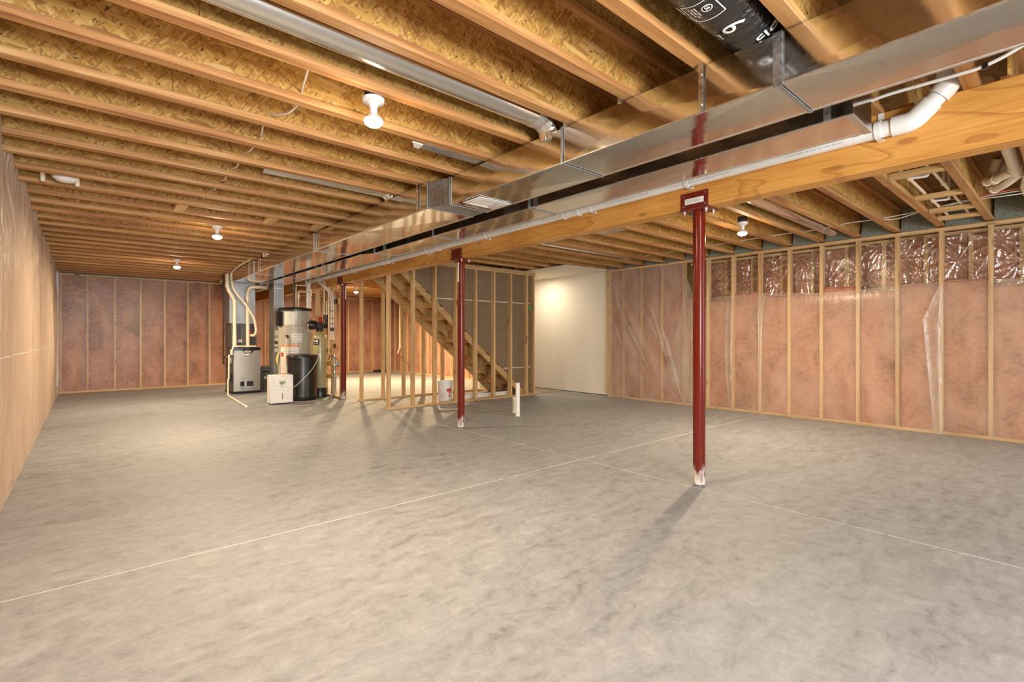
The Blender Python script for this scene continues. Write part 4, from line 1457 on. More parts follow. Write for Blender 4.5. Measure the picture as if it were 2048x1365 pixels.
t = thing('evaporator_cabinet', 'dark grey coil cabinet standing on top of the furnace', 'cabinet', (2.40, 11.2, 0.915))
MB().box(2.165, 2.625, 10.965, 11.50, 0.916, 1.391, 0.004).build('cabinet', MT['dark_grey'], t)
MB().box(2.285, 2.355, 10.9615, 10.9645, 1.02, 1.075).build('sticker', MT['label'], t, smooth=False)
MB().lathe([(0.013, -0.003), (0.012, 0.0)], (2.405, 10.9645, 1.055), 12, 'y').build('knockout', MT['label_red'], t)

t = thing('filter_cabinet', 'low dark grey filter cabinet between the furnace and the silver return drop', 'cabinet', (2.85, 11.2, 0))
MB().box(2.690, 2.985, 10.915, 11.50, 0.0, 0.485, 0.004).build('cabinet', MT['dark_grey'], t)
MB().box(2.683, 2.992, 10.905, 11.51, 0.486, 0.512, 0.004).build('lid', MT['dark_grey'], t)
MB().box(2.725, 2.835, 10.911, 10.9145, 0.395, 0.430).build('slot', MT['void'], t, smooth=False)
ov = [(2.775 + 0.026 * math.cos(2 * PI * k / 20), 0.290 + 0.026 * math.sin(2 * PI * k / 20)) for k in range(20)]
MB().prism(ov, 'y', 10.9105, 10.9145).build('badge', MT['label'], t, smooth=False)
ov = [(2.775 + 0.017 * math.cos(2 * PI * k / 20), 0.290 + 0.012 * math.sin(2 * PI * k / 20)) for k in range(20)]
MB().prism(ov, 'y', 10.9095, 10.9103).build('badge_field', MT['label_grey'], t, smooth=False)

# vents, line set, gas and condensate pipes
t = thing('vent_pipe', 'cream plastic vent pipe left of the silver plenum, bent twice below the joists', 'pipe', (2.2, 10.9, 0.92))
pts = [(2.212, 10.885, 0.916), (2.212, 10.885, 1.83), (2.185, 10.885, 1.90), (2.115, 10.885, 2.03), (2.088, 10.885, 2.11), (2.086, 10.885, 2.33), (2.13, 11.0, 2.40), (2.30, 11.9, 2.405), (2.34, 12.9, 2.40)]
MB().sweep(round_corners(pts, 0.05, 5), 0.0345, 18).build('pipe', MT['pvc_cream'], t)
for p, q in (((2.212, 10.885, 1.80), (2.212, 10.885, 1.86)), ((2.178, 10.885, 1.915), (2.155, 10.885, 1.957)), ((2.128, 10.885, 2.008), (2.106, 10.885, 2.05)), ((2.087, 10.885, 2.10), (2.086, 10.885, 2.15)), ((2.086, 10.885, 2.30), (2.088, 10.89, 2.345)), ((2.212, 10.885, 0.92), (2.212, 10.885, 1.16))):
    MB().cyl(p, q, 0.039, n=18).build('coupling', MT['pvc_cream'], t)
t = thing('vent_pipe', 'cream plastic vent pipe turning sideways under the duct end before the silver plenum', 'pipe', (2.44, 10.9, 0.92))
pts = [(2.448, 10.885, 0.916), (2.440, 10.885, 1.98), (2.450, 10.72, 2.115), (2.66, 10.70, 2.125), (2.775, 10.74, 2.125), (2.785, 11.0, 2.125), (2.79, 13.1, 2.14)]
MB().sweep(round_corners(pts, 0.075, 6), 0.0325, 18).build('pipe', MT['pvc_cream'], t)
for p, q in (((2.441, 10.885, 1.86), (2.441, 10.885, 1.905)), ((2.55, 10.706, 2.120), (2.60, 10.703, 2.122)), ((2.448, 10.885, 0.92), (2.448, 10.885, 0.97))):
    MB().cyl(p, q, 0.037, n=18).build('coupling', MT['pvc_cream'], t)
t = thing('line_set', 'thick cream insulated line curving down across the plenum to the coil cabinet', 'pipe', (2.5, 10.8, 1.16))
pts = [(2.22, 10.3, 2.395), (2.17, 10.62, 2.40), (2.135, 10.72, 2.375), (2.135, 10.76, 2.28), (2.172, 10.80, 2.10), (2.255, 10.80, 1.945), (2.37, 10.80, 1.80), (2.47, 10.80, 1.635), (2.538, 10.80, 1.485), (2.568, 10.80, 1.34), (2.575, 10.80, 1.24), (2.55, 10.82, 1.165), (2.515, 10.86, 1.155), (2.50, 10.96, 1.16)]
MB().sweep(smooth_path(pts, 5), 0.025, 14).build('insulation_sleeve', MT['pvc_cream'], t)
MB().lathe([(0.03, -0.03), (0.038, -0.02), (0.038, 0.0)], (2.505, 10.955, 1.215), 16, 'y').build('valve_cap', MT['label_red'], t, label='round red valve cap')
MB().sweep(smooth_path([(2.505, 10.935, 1.19), (2.515, 10.90, 1.10), (2.51, 10.91, 1.00), (2.50, 10.96, 0.95)], 5), 0.004, 8).build('wire', MT['ink'], t)
t = thing('conduit', 'cream flexible conduit lying along the upper edge of the duct end', 'conduit', (2.08, 9.6, 2.38))
MB().sweep(smooth_path([(2.13, 10.72, 2.37), (2.085, 10.35, 2.372), (2.076, 10.0, 2.388), (2.074, 9.7, 2.404), (2.07, 9.3, 2.412), (2.09, 9.0, 2.43)], 6), 0.018, 12).build('sleeve', MT['cpvc'], t)
t = thing('gas_pipe', 'black iron gas pipe hanging beside the furnace with a side branch', 'pipe', (2.07, 11.2, 0.6))
gp = MB()
gp.cyl((2.075, 11.2, 2.39), (2.075, 11.2, 0.60), 0.013, n=12).build('pipe', MT['iron'], t)
MB().cyl((2.075, 11.2, 0.722), (2.19, 11.2, 0.720), 0.012, n=12).build('branch', MT['iron'], t)
for z in (0.722, 1.17, 1.26):
    MB().cyl((2.075, 11.2, z - 0.03), (2.075, 11.2, z + 0.03), 0.020, n=12).build('fitting', MT['iron'], t)
MB().cyl((2.075, 11.2, 0.585), (2.075, 11.2, 0.62), 0.021, n=8).build('cap', MT['iron'], t)
MB().cyl((2.115, 11.19, 0.721), (2.155, 11.19, 0.721), 0.020, n=10).build('shutoff_valve', MT['zinc'], t)
t = thing('condensate_pipe', 'thin tan plastic drain line running from the furnace top down and along the floor', 'pipe', (2.04, 10.6, 0))
pts = [(2.575, 10.80, 0.938), (2.165, 10.80, 0.940), (2.143, 10.80, 0.78)]
MB().sweep(round_corners(pts, 0.03, 4), 0.016, 12).build('upper_run', MT['pvc_cream'], t)
MB().cyl((2.143, 10.80, 0.88), (2.143, 10.80, 0.775), 0.026, n=14).build('trap', MT['pvc_cream'], t)
pts = [(2.050, 10.55, 0.79), (2.045, 10.55, 0.34), (2.032, 10.55, 0.30), (2.032, 10.55, 0.016), (1.926, 8.70, 0.016)]
MB().sweep(round_corners(pts, 0.02, 3), 0.0155, 12).build('lower_run', MT['pvc_cream'], t)
MB().cyl((1.930, 8.78, 0.018), (1.925, 8.66, 0.018), 0.021, n=14).build('end_fitting', MT['pvc'], t)

# ================================================================== water heater
WX, WY, WR_ = 3.005, 9.745, 0.298
t = thing('water_heater', 'tall beige water heater tank with a black top ring and paper labels', 'water heater', (WX, WY, 0))
MB().lathe([(0.25, 0.0), (0.285, 0.01), (WR_, 0.03), (WR_ + 0.004, 0.06), (WR_, 0.09), (WR_, 1.30), (WR_ - 0.004, 1.325), (WR_ - 0.022, 1.34)], (WX, WY, 0), 48).build('tank', MT['heater_grey'], t)
MB().lathe([(WR_ - 0.020, 1.335), (WR_ - 0.018, 1.345), (WR_ - 0.018, 1.615)], (WX, WY, 0), 48).build('upper_jacket', MT['heater_grey'], t)
MB().lathe([(WR_ - 0.012, 1.612), (WR_ + 0.010, 1.618), (WR_ + 0.012, 1.645), (WR_ - 0.01, 1.668), (0.10, 1.690), (0.001, 1.692)], (WX, WY, 0), 48).build('top_ring', MT['black'], t)
wa = math.atan2(-WY, -WX)


def hl(name, mat, a0, a1, z0, z1, r=WR_ + 0.0012, par=None):
    return wrap_patch(name, MT[mat], par or t, (WX, WY), r, wa + a0, wa + a1, z0, z1)


pl = hl('data_label', 'label', -0.70, -0.02, 1.350, 1.590, WR_ - 0.0165)
for i in range(9):
    hl('print', 'label_grey', -0.62, -0.12 - 0.07 * (i % 3), 1.375 + i * 0.022, 1.379 + i * 0.022, WR_ - 0.0155, pl)
pl = hl('warning_label', 'label', -0.22, 0.40, 1.035, 1.190)
for r0 in range(3):
    for c0 in range(2):
        hl('print', 'label_grey', -0.18 + c0 * 0.30, 0.08 + c0 * 0.28, 1.055 + r0 * 0.047, 1.066 + r0 * 0.047, WR_ + 0.002, pl)
hl('caution_strip', 'label_orange', -0.96, 0.20, 0.942, 0.972)
pl = hl('caution_label', 'label', -0.96, 0.20, 0.83, 0.941)
for i in range(3):
    hl('print', 'label_grey', -0.75, 0.05, 0.855 + i * 0.028, 0.862 + i * 0.028, WR_ + 0.002, pl)
pl = hl('instruction_label', 'label', -0.96, -0.50, 0.46, 0.829)
hl('red_block', 'label_red', -0.93, -0.73, 0.76, 0.84, WR_ + 0.0022, pl)
for i in range(12):
    hl('print', 'label_orange' if i % 4 else 'label_grey', -0.9, -0.56, 0.49 + i * 0.021, 0.495 + i * 0.021, WR_ + 0.002, pl)
hl('lower_caution_strip', 'label_orange', -0.92, -0.50, 0.430, 0.459)
a = wa - 0.48
d = Vector((math.cos(a), math.sin(a), 0))
c = Vector((WX, WY, 1.135)) + d * WR_
MB().cyl(c, c + d * 0.035, 0.032, 0.026, 18).build('relief_valve', MT['black'], t)
MB().cyl(c + d * 0.03, c + d * 0.045, 0.014, n=12).build('valve_stem', MT['zinc'], t)
MB().sweep([c + d * 0.03 + Vector((0, 0, -0.02)), c + d * 0.03 + Vector((0, 0, -0.55))], 0.011, 12).build('relief_pipe', MT['cpvc'], t)
a = wa - 1.15
d = Vector((math.cos(a), math.sin(a), 0))
c = Vector((WX, WY, 0)) + d * (WR_ + 0.012)
sd_ = Vector((-d.y, d.x, 0))
yt = MB()
yt.grid(lambda u, v: c + sd_ * ((u - 0.5) * (0.055 + 0.03 * math.sin(PI * v)) - 0.05 * v) + d * 0.02 * math.sin(PI * v) + Vector((0, 0, 0.83 - 0.22 * v)), 4, 8)
yt.build('hang_tag', MT['yellow'], t, label='yellow hanging tag')
jb = MB()
a = wa - 1.05
d = Vector((math.cos(a), math.sin(a), 0))
sd_ = Vector((-d.y, d.x, 0))
c = Vector((WX, WY, 1.47)) + d * (WR_ + 0.01)
jb.bar(c + Vector((0, 0, -0.14)), c + Vector((0, 0, 0.13)), 0.10, 0.07, up=d)
jb.build('junction_cover', MT['black'], t)

t = thing('gas_pipe', 'dark iron pipe rising from the water heater top into the ducts', 'pipe', (2.955, 9.62, 1.69))
MB().cyl((2.945, 9.62, 1.69), (2.945, 9.62, 2.17), 0.017, n=12).build('pipe', MT['iron'], t)
MB().cyl((2.945, 9.62, 2.05), (2.945, 9.62, 2.10), 0.026, n=12).build('union', MT['iron'], t)
t = thing('water_pipe', 'tan water pipe stepping up from the water heater top, left one', 'pipe', (2.99, 9.62, 1.69))
MB().sweep(round_corners([(2.985, 9.64, 1.69), (2.985, 9.64, 2.10), (3.185, 9.70, 2.112), (3.185, 9.70, 2.235)], 0.018, 3), 0.0125, 12).build('pipe', MT['cpvc'], t)
for p in ((2.985, 9.64, 2.10), (3.185, 9.70, 2.112)):
    MB().lathe([(0.016, -0.018), (0.019, -0.01), (0.019, 0.01), (0.016, 0.018)], p, 12).build('elbow', MT['cpvc'], t)
t = thing('water_pipe', 'tan water pipe bending over from the heater top to the pipe rack', 'pipe', (3.05, 9.7, 1.69))
MB().sweep(round_corners([(3.050, 9.70, 1.69), (3.050, 9.70, 2.00), (3.40, 9.90, 2.015), (3.42, 9.66, 2.045)], 0.018, 3), 0.0125, 12).build('pipe', MT['cpvc'], t)
MB().cyl((3.05, 9.70, 1.86), (3.05, 9.70, 1.93), 0.021, n=12).build('union', MT['cpvc'], t)

# ================================================================== brine tank
QX, QY = 2.945, 9.150
t = thing('brine_tank', 'round black brine tank with a lid, standing before the water heater', 'tank', (QX, QY, 0))
MB().lathe([(0.235, 0.0), (0.243, 0.012), (0.246, 0.04), (0.252, 0.055), (0.252, 0.075), (0.247, 0.085), (0.252, 0.74), (0.258, 0.745)], (QX, QY, 0), 48).build('body', MT['black'], t)
MB().lathe([(0.258, 0.740), (0.266, 0.742), (0.266, 0.785), (0.258, 0.795), (0.235, 0.800), (0.20, 0.812), (0.08, 0.822), (0.001, 0.824)], (QX, QY, 0), 48).build('lid', MT['black'], t)

# ================================================================== softener
TX, TY, TR = 3.315, 9.325, 0.127
t = thing('water_softener', 'slim olive fibreglass softener tank with a black valve head', 'softener', (TX, TY, 0))
MB().lathe([(0.124, 0.0), (0.134, 0.004), (0.134, 0.17), (0.128, 0.178)], (TX, TY, 0), 36).build('foot', MT['black'], t)
MB().lathe([(TR - 0.004, 0.165), (TR, 0.19), (TR, 1.10), (TR - 0.012, 1.15), (TR - 0.04, 1.19), (0.055, 1.215), (0.045, 1.235)], (TX, TY, 0), 40).build('tank', MT['tank'], t)
ta = math.atan2(-TY, -TX)
wp_ = wrap_patch('plate', MT['black'], t, (TX, TY), TR + 0.001, ta - 0.95, ta - 0.05, 0.98, 1.085)
wrap_patch('plate_mark', MT['print_white'], wp_, (TX, TY), TR + 0.002, ta - 0.85, ta - 0.62, 1.035, 1.065, None, 4)
wrap_patch('plate_mark', MT['print_white'], wp_, (TX, TY), TR + 0.002, ta - 0.55, ta - 0.25, 1.030, 1.068, None, 4)
wrap_patch('plate_mark', MT['print_white'], wp_, (TX, TY), TR + 0.002, ta - 0.80, ta - 0.25, 1.005, 1.012, None, 4)
MB().lathe([(0.052, 1.228), (0.056, 1.24), (0.056, 1.27), (0.05, 1.28)], (TX, TY, 0), 20).build('neck', MT['black'], t)
vh = MB()
vh.lathe([(0.055, 0.055), (0.078, 0.04), (0.084, 0.0), (0.084, -0.06), (0.060, -0.10)], (TX - 0.13, TY - 0.05, 1.345), 24, 'x')
vh.build('valve_head', MT['black'], t)
MB().box(TX - 0.10, TX + 0.06, TY - 0.07, TY + 0.05, 1.275, 1.395, 0.012).build('valve_body', MT['black'], t)
MB().cyl((TX + 0.05, TY, 1.33), (TX + 0.16, TY, 1.33), 0.045, n=16).build('bypass', MT['black'], t)
MB().sweep(round_corners([(TX + 0.12, TY + 0.02, 1.30), (TX + 0.13, TY + 0.02, 1.45), (TX + 0.125, TY + 0.02, 1.545)], 0.02, 3), [0.05, 0.047, 0.042, 0.04, 0.04, 0.036], 14).build('bypass_elbow', MT['black'], t)
MB().cyl((TX - 0.20, TY - 0.05, 1.345), (TX - 0.235, TY - 0.05, 1.345), 0.025, n=14).build('drain_fitting', MT['cpvc'], t)
MB().sweep(round_corners([(TX - 0.235, TY - 0.05, 1.345), (TX - 0.225, TY - 0.04, 1.22), (TX - 0.11, TY - 0.03, 1.215)], 0.02, 3), 0.007, 8).build('brine_tube', MT['cpvc'], t)
t = thing('cord', 'white cord drooping across the black brine tank to the dehumidifier', 'cord', (2.8, 8.9, 0.3))
MB().sweep(smooth_path([(2.648, 8.80, 0.245), (2.74, 8.80, 0.30), (2.86, 8.835, 0.40), (2.985, 8.855, 0.52), (3.075, 8.89, 0.63), (3.135, 8.93, 0.72), (3.20, 9.05, 0.80), (3.27, 9.14, 0.88)], 6), 0.0052, 8).build('cord', MT['cable'], t)

# ================================================================== dehumidifier
HX0, HX1, HY0, HY1 = 2.290, 2.652, 8.715, 8.905
t = thing('dehumidifier', 'white portable dehumidifier with a green display on the floor', 'dehumidifier', (2.47, 8.81, 0))
MB().box(HX0, HX1, HY0 + 0.022, HY1, 0.022, 0.492, 0.014).build('body', MT['white'], t)
MB().box(HX0 - 0.002, HX1 + 0.002, HY0, HY0 + 0.021, 0.018, 0.488, 0.009).build('front_panel', MT['white_enamel'], t)
MB().box(HX0 + 0.002, HX1 - 0.002, HY0 - 0.0006, HY0 + 0.001, 0.2375, 0.2395).build('panel_seam', MT['label_grey'], t, smooth=False)
ds = MB()
ds.prism([(2.435, 0.392), (2.527, 0.392), (2.527, 0.350), (2.500, 0.340), (2.478, 0.320), (2.466, 0.318), (2.435, 0.352)], 'y', HY0 - 0.0015, HY0 + 0.001)
dsp = ds.build('display', MT['green_lcd'], t, smooth=False, label='green display panel')
MB().box(2.440, 2.522, HY0 - 0.0022, HY0 - 0.0014, 0.376, 0.384).build('readout', MT['label'], dsp, smooth=False)
MB().prism([(2.478, 0.322), (2.492, 0.338), (2.527, 0.345), (2.527, 0.330), (2.49, 0.318)], 'y', HY0 - 0.0012, HY0 + 0.001).build('leaf_mark', MT['white_enamel'], dsp, smooth=False)
for x in (2.455, 2.485, 2.516):
    MB().lathe([(0.0085, -0.002), (0.0085, 0.001)], (x, HY0, 0.298), 14, 'y').build('button', MT['label_grey'], t)
MB().box(2.475, 2.487, HY0 - 0.001, HY0 + 0.002, 0.080, 0.180).build('water_window', MT['ink'], t, smooth=False)
fine_print(t, (2.455, HY0 - 0.0006, 0.462), (1, 0, 0), (0, 0, -1), 0.055, 0.006, 1, MT['label_grey'], 0.8)
for x in (HX0 + 0.04, HX1 - 0.04):
    for y in (HY0 + 0.05, HY1 - 0.04):
        MB().lathe([(0.014, 0.0), (0.016, 0.022)], (x, y, 0), 12).build('caster', MT['black'], t)

# ================================================================== pipe rack behind the softener
t = thing('pipe_rack', 'short rack of wood studs and blocks carrying the water pipes under the beam', 'rack', (3.52, 9.4, 0))
RKX0, RKX1 = 3.475, 3.564
MB().box(RKX0, RKX1, 8.745, 10.04, 0, 0.038, 0.002).build('bottom_plate', MT['stud_y'], t)
for y in (8.765, 9.17, 9.60, 10.0):
    MB().box(RKX0, RKX1, y - 0.019, y + 0.019, 0.038, 2.083, 0.0015).build('stud', MT['stud_z'], t)
for ya, yb, z in ((8.785, 9.15, 0.62), (8.785, 9.15, 1.78), (9.19, 9.58, 0.63), (9.19, 9.58, 0.39), (9.19, 9.58, 0.88), (9.19, 9.58, 1.50), (9.62, 9.98, 1.22)):
    MB().box(RKX0, RKX0 + 0.038, ya, yb, z - 0.045, z + 0.045, 0.0015).build('block', MT['pale_y'], t)
MB().box(RKX0 - 0.003, RKX1, 9.19, 9.58, 1.60, 2.00).build('backing_board', MT['osb_floor'], t, smooth=False)

XPIP = 3.445


def pipe(label, pts, r, mat, name='water_pipe', fit=(), rc=0.02):
    tt = thing(name, label, 'pipe', pts[-1])
    MB().sweep(round_corners(pts, rc, 4), r, 12).build('pipe', MT[mat], tt)
    for p, q, rr_ in fit:
        MB().cyl(p, q, rr_, n=12).build('fitting', MT[mat], tt)
    return tt


Y1, Y2, Y3, Y4, Y5 = 9.45, 9.22, 9.10, 9.00, 9.33
pipe('tan vertical water pipe feeding the softener bypass', [(XPIP, Y1, 2.03), (XPIP, Y1, 1.54)], 0.014, 'cpvc', fit=(((XPIP, Y1, 2.04), (XPIP, Y1, 1.99), 0.020), ((XPIP, Y1, 1.60), (XPIP, Y1, 1.55), 0.020)))
pipe('long tan vertical water pipe left of the paired white tubes', [(XPIP, Y2, 2.06), (XPIP, Y2, 0.80)], 0.0145, 'cpvc', fit=(((XPIP, Y2, 1.75), (XPIP, Y2, 1.68), 0.020), ((XPIP, Y2, 1.05), (XPIP, Y2, 1.12), 0.019)))
pipe('short tan water pipe tee between the vertical pipes', [(XPIP, Y5, 1.30), (XPIP, Y5, 1.79), (XPIP, Y2 + 0.02, 1.80)], 0.013, 'cpvc')
for yy, lab, top in ((Y3, 'white flexible water tube, left of the pair beside the red post', 2.38), (Y4, 'white flexible water tube, right of the pair beside the red post', 2.40)):
    tt = thing('water_tube', lab, 'pipe', (XPIP, yy, 1.10))
    MB().sweep(smooth_path([(3.30, yy + 0.42, top - 0.06), (3.315, yy + 0.32, 2.17), (3.34, yy + 0.14, 2.07), (XPIP - 0.02, yy + 0.02, 1.93), (XPIP, yy, 1.72), (XPIP, yy, 1.4), (XPIP, yy, 1.10)], 6), 0.0115, 12).build('tube', MT['cable'], tt)
    MB().cyl((XPIP, yy, 1.235), (XPIP, yy, 1.30), 0.019, n=12).build('shutoff_valve', MT['black'], tt)
    for z in (1.36, 1.46, 1.60):
        MB().cyl((XPIP, yy, z), (XPIP, yy, z + 0.014), 0.0145, n=12).build('crimp_ring', MT['black'], tt)
tag(MB().box(XPIP - 0.02, XPIP + 0.015, 8.93, 9.20, 1.075, 1.10, 0.004).build('pipe_clamp', MT['cpvc']), 'tan horizontal clamp under the paired white tubes', 'clamp')
tag(MB().sweep(round_corners([(3.33, 9.86, 2.32), (3.33, 9.86, 2.20), (3.42, 9.38, 2.19), (3.42, 9.36, 2.06)], 0.02, 3), 0.012, 10).build('water_pipe', MT['cpvc']), 'tan water pipe looping out under the white drain pipe', 'pipe')
t = thing('shutoff_handle', 'black lever and red wire beside the pipes at the red post', 'valve', (3.44, 8.93, 0.83))
MB().box(3.43, 3.455, 8.90, 8.96, 0.92, 1.00, 0.004).build('lever', MT['black'], t)
MB().sweep([(3.44, 8.96, 0.83), (3.44, 8.91, 0.90), (3.44, 8.85, 0.83)], 0.005, 8).build('wire', MT['red_cable'], t)
MB().sweep(smooth_path([(3.44, 9.20, 0.70), (3.42, 9.10, 0.77), (3.42, 9.00, 0.78), (3.43, 8.88, 0.74), (3.46, 8.78, 0.70)], 4), 0.008, 8).build('black_hose', MT['black'], t)
t = thing('drain_hose', 'grey drain hose with clamps hanging down the pipe rack to the floor', 'hose', (3.44, 8.95, 0))
MB().sweep(smooth_path([(3.435, 8.93, 0.79), (3.435, 8.92, 0.62), (3.438, 8.915, 0.45), (3.44, 8.91, 0.28), (3.43, 8.95, 0.13), (3.40, 9.02, 0.012)], 5), [0.018] * 10 + [0.021] * 16, 12).build('hose', MT['label_grey'], t)
for z in (0.76, 0.60, 0.47):
    MB().cyl((3.437, 8.918, z), (3.437, 8.918, z + 0.03), 0.024, n=12).build('hose_clamp', MT['zinc'], t)
tag(MB().box(3.425, 3.47, 8.79, 8.86, 0.60, 0.69, 0.004).build('outlet_box', MT['label_grey']), 'small grey outlet box on the pipe rack beside the red post', 'electrical box')
tag(MB().box(3.44, 3.47, 8.86, 8.96, 1.73, 1.82, 0.003).build('outlet_box', MT['black']), 'small black box on the rack high beside the white tubes', 'electrical box')
tag(MB().box(3.425, 3.47, 9.62, 9.70, 1.40, 1.52, 0.004).build('valve_body', MT['label_red']), 'small red valve body behind the black bypass', 'valve')

# ================================================================== far room: sump and pipe
t = thing('sump_pump_pipe', 'cream vertical pipe on the far pink wall with a red valve handle at its foot', 'pipe', (7.46, 14.0, 0.4))
MB().sweep(round_corners([(7.47, 14.0, 2.395), (7.47, 14.0, 0.78), (7.47, 14.12, 0.66), (7.47, 14.12, 0.60)], 0.05, 4), 0.027, 14).build('pipe', MT['pvc_cream'], t)
MB().cyl((7.47, 14.0, 0.78), (7.47, 14.0, 0.90), 0.034, n=14).build('coupling', MT['pvc_cream'], t)
MB().sweep([(7.45, 14.1, 0.62), (7.43, 13.95, 0.60), (7.43, 13.82, 0.48), (7.43, 14.12, 0.50), (7.45, 14.15, 0.60)], 0.008, 8).build('valve_handle', MT['label_red'], t)
t = thing('sump_cover', 'round black sump lid with a coiled cord on the far floor', 'sump', (7.15, 14.72, 0))
MB().lathe([(0.26, 0.0), (0.26, 0.05), (0.22, 0.07), (0.001, 0.075)], (7.20, 14.72, 0), 32).build('lid', MT['black'], t)
co_ = [(7.30 + 0.05 * math.cos(k * 0.9), 14.70 + 0.05 * math.sin(k * 0.9), 0.08 + k * 0.012) for k in range(40)]
MB().sweep(co_, 0.006, 6).build('cord', MT['black'], t)

# ================================================================== things between the right hand joists
for i, (x0, lab) in enumerate(((4.90, 'pale wood block spanning two joists right of the beam, closest to the beam'), (5.84, 'pale wood block across the joists, second from the beam'), (6.55, 'pale wood block across the joists, third from the beam'), (7.03, 'pale wood block across the joists, the one next to the insulated wall'))):
    tag(MB().box(x0, x0 + 0.089, 0.666, 1.004, 2.401, 2.439, 0.002).build('wood_block', MT['pale_y']), lab, 'wood block', 'wood blocks carrying the tan pipes')
for k, (yy, lab) in enumerate(((0.925, 'tan water pipe lying on the wood blocks, on the lamp side'), (0.760, 'tan water pipe lying on the wood blocks, nearer the white drain fittings'))):
    tt = thing('water_pipe', lab, 'pipe', (5.5, yy, 2.44))
    MB().cyl((3.9, yy, 2.4525), (7.25, yy, 2.4525), 0.0125, n=12).build('pipe', MT['cpvc'], tt)
    for xx in ((5.22, 6.25) if k == 0 else (5.62, 6.62)):
        MB().cyl((xx - 0.03, yy, 2.4525), (xx + 0.03, yy, 2.4525), 0.018, n=12).build('tee', MT['cpvc'], tt)
        if k == 0:
            MB().cyl((xx, yy, 2.4525), (xx + 0.02, yy - 0.085, 2.4525), 0.011, n=12).build('branch', MT['white'], tt)
            MB().sweep(round_corners([(xx + 0.02, yy - 0.08, 2.4525), (xx + 0.02, yy - 0.115, 2.4525), (xx + 0.02, yy - 0.115, 2.70)], 0.015, 3), 0.013, 12).build('riser', MT['white'], tt)
        else:
            MB().cyl((xx, yy, 2.4525), (xx, yy, 2.70), 0.011, n=12).build('riser', MT['cpvc'], tt)
t = thing('drain_trap', 'cream plastic drain pipe with looping traps at the far right above the wall', 'pipe', (5.7, 0.4, 2.42))
MB().cyl((3.7, 0.33, 2.50), (5.72, 0.33, 2.485), 0.038, n=20).build('pipe', MT['pvc_cream'], t)
MB().cyl((5.64, 0.33, 2.486), (5.86, 0.33, 2.486), 0.045, n=20).build('tee', MT['pvc_cream'], t)
MB().sweep(round_corners([(5.75, 0.36, 2.48), (5.90, 0.47, 2.47), (6.02, 0.53, 2.50), (6.10, 0.50, 2.58), (6.04, 0.46, 2.69)], 0.06, 5), 0.032, 16).build('trap', MT['pvc_cream'], t)
MB().sweep(round_corners([(5.78, 0.30, 2.47), (6.02, 0.42, 2.44), (6.18, 0.50, 2.45), (6.28, 0.52, 2.52), (6.25, 0.45, 2.60), (6.22, 0.40, 2.69)], 0.06, 5), 0.032, 16).build('trap', MT['pvc_cream'], t)
MB().sweep(round_corners([(5.80, 0.26, 2.46), (6.2, 0.30, 2.44), (6.6, 0.30, 2.45)], 0.06, 5), 0.032, 16).build('outlet', MT['pvc_cream'], t)
for p, q in (((5.88, 0.455, 2.472), (5.905, 0.472, 2.471)), ((5.99, 0.515, 2.488), (6.01, 0.525, 2.495)), ((6.14, 0.482, 2.448), (6.165, 0.493, 2.449)), ((6.25, 0.515, 2.50), (6.26, 0.517, 2.51))):
    MB().cyl(p, q, 0.038, n=16).build('coupling', MT['pvc_cream'], t)
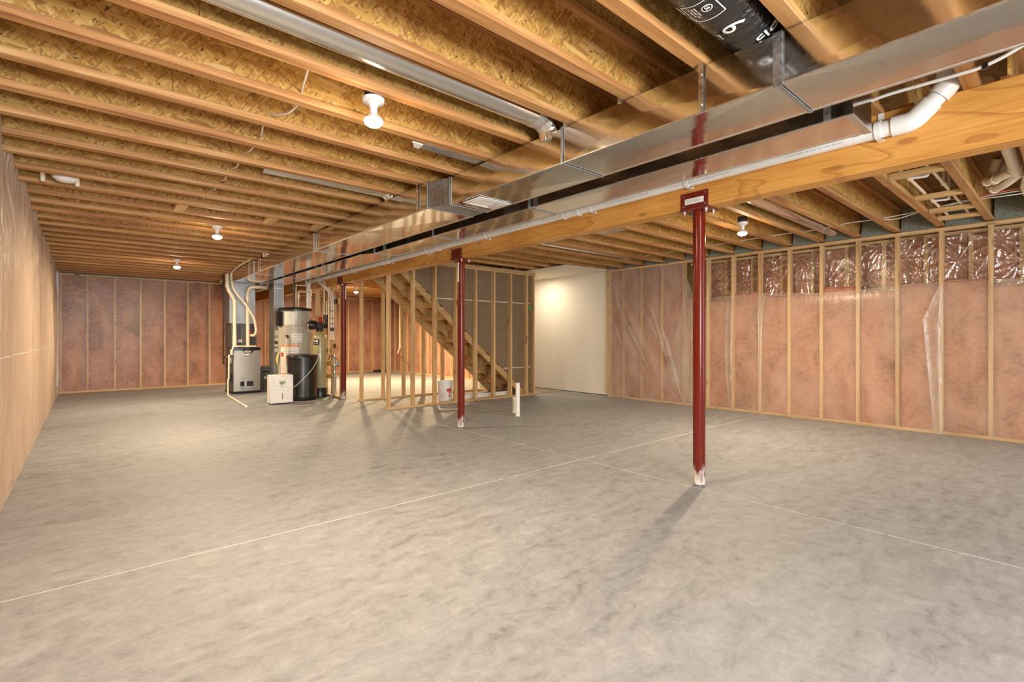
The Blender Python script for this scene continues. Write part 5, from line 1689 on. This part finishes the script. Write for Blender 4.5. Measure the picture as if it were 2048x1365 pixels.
CB = [('white electric cable threaded through the joists near the insulated wall', 'cable', [(6.30, -0.6, 2.43), (6.32, 0.25, 2.435), (6.45, 0.65, 2.455), (6.66, 1.05, 2.46), (6.70, 1.45, 2.445), (6.70, 1.75, 2.45), (6.72, 2.05, 2.43), (6.79, 2.30, 2.45), (6.81, 2.70, 2.455), (6.87, 3.5, 2.455), (6.90, 4.4, 2.455), (6.95, 5.2, 2.455)]),
      ('second white cable beside the first, dipping before the wood blocks', 'cable', [(6.34, -0.6, 2.42), (6.36, 0.30, 2.415), (6.48, 0.65, 2.445), (6.64, 1.04, 2.45), (6.74, 1.30, 2.425), (6.73, 1.45, 2.44)]),
      ('red and white cable running under the cream drain traps', 'red_cable', [(6.27, -0.6, 2.44), (6.29, 0.30, 2.45), (6.40, 0.62, 2.46), (6.5, 0.9, 2.50)])]
for lab, mt, pts in CB:
    tag(MB().sweep(smooth_path(pts, 5), 0.0055 if mt == 'cable' else 0.008, 8).build('electric_cable', MT[mt]), lab, 'cable')

# ================================================================== things between the left hand joists
for x0, lab in ((0.665, 'small pale wood block between two joists, left of the second lamp'), (1.50, 'small pale wood block between two joists, right of the second lamp'), (2.005, 'small pale wood block between two joists, touching the duct trunk')):
    tag(MB().box(x0, x0 + 0.089, 5.676, 6.012, 2.401, 2.439, 0.002).build('wood_block', MT['pale_y']), lab, 'wood block', 'small blocks between the joists')
JE = [2.418 + PITCH * k for k in range(9)]
pts = [(0.807, 2.40, 2.445), (0.83, 2.52, 2.43), (0.86, 2.66, 2.445), (0.89, 2.78, 2.46), (0.905, 2.88, 2.44), (0.89, 3.0, 2.425), (0.86, 3.12, 2.445), (0.83, 3.24, 2.47), (0.845, 3.4, 2.43), (0.88, 3.58, 2.46), (0.87, 3.80, 2.43), (0.868, 4.0, 2.46), (0.874, 4.22, 2.43), (0.866, 4.42, 2.455), (0.868, 4.62, 2.43), (0.869, 4.82, 2.455), (0.862, 5.0, 2.43), (0.865, 5.25, 2.47), (0.87, 6.2, 2.47)]
tag(MB().sweep(smooth_path(pts, 5), 0.0055, 8).build('electric_cable', MT['cable']), 'thin white cable snaking through the joists left of the nearest lamp', 'cable')
t = thing('ceiling_vent', 'white round plastic vent hanging between the joists near the left wall', 'vent', (-0.12, 5.42, 2.40))
MB().lathe([(0.085, 2.445), (0.085, 2.425), (0.078, 2.405), (0.058, 2.390), (0.030, 2.382), (0.001, 2.380)], (-0.125, 5.40, 0), 32).build('dome', MT['white_enamel'], t)
for x in (-0.265, -0.055):
    MB().cyl((x, 5.44, 2.47), (x, 5.50, 2.392), 0.016, n=12).build('peg', MT['pvc_cream'], t)
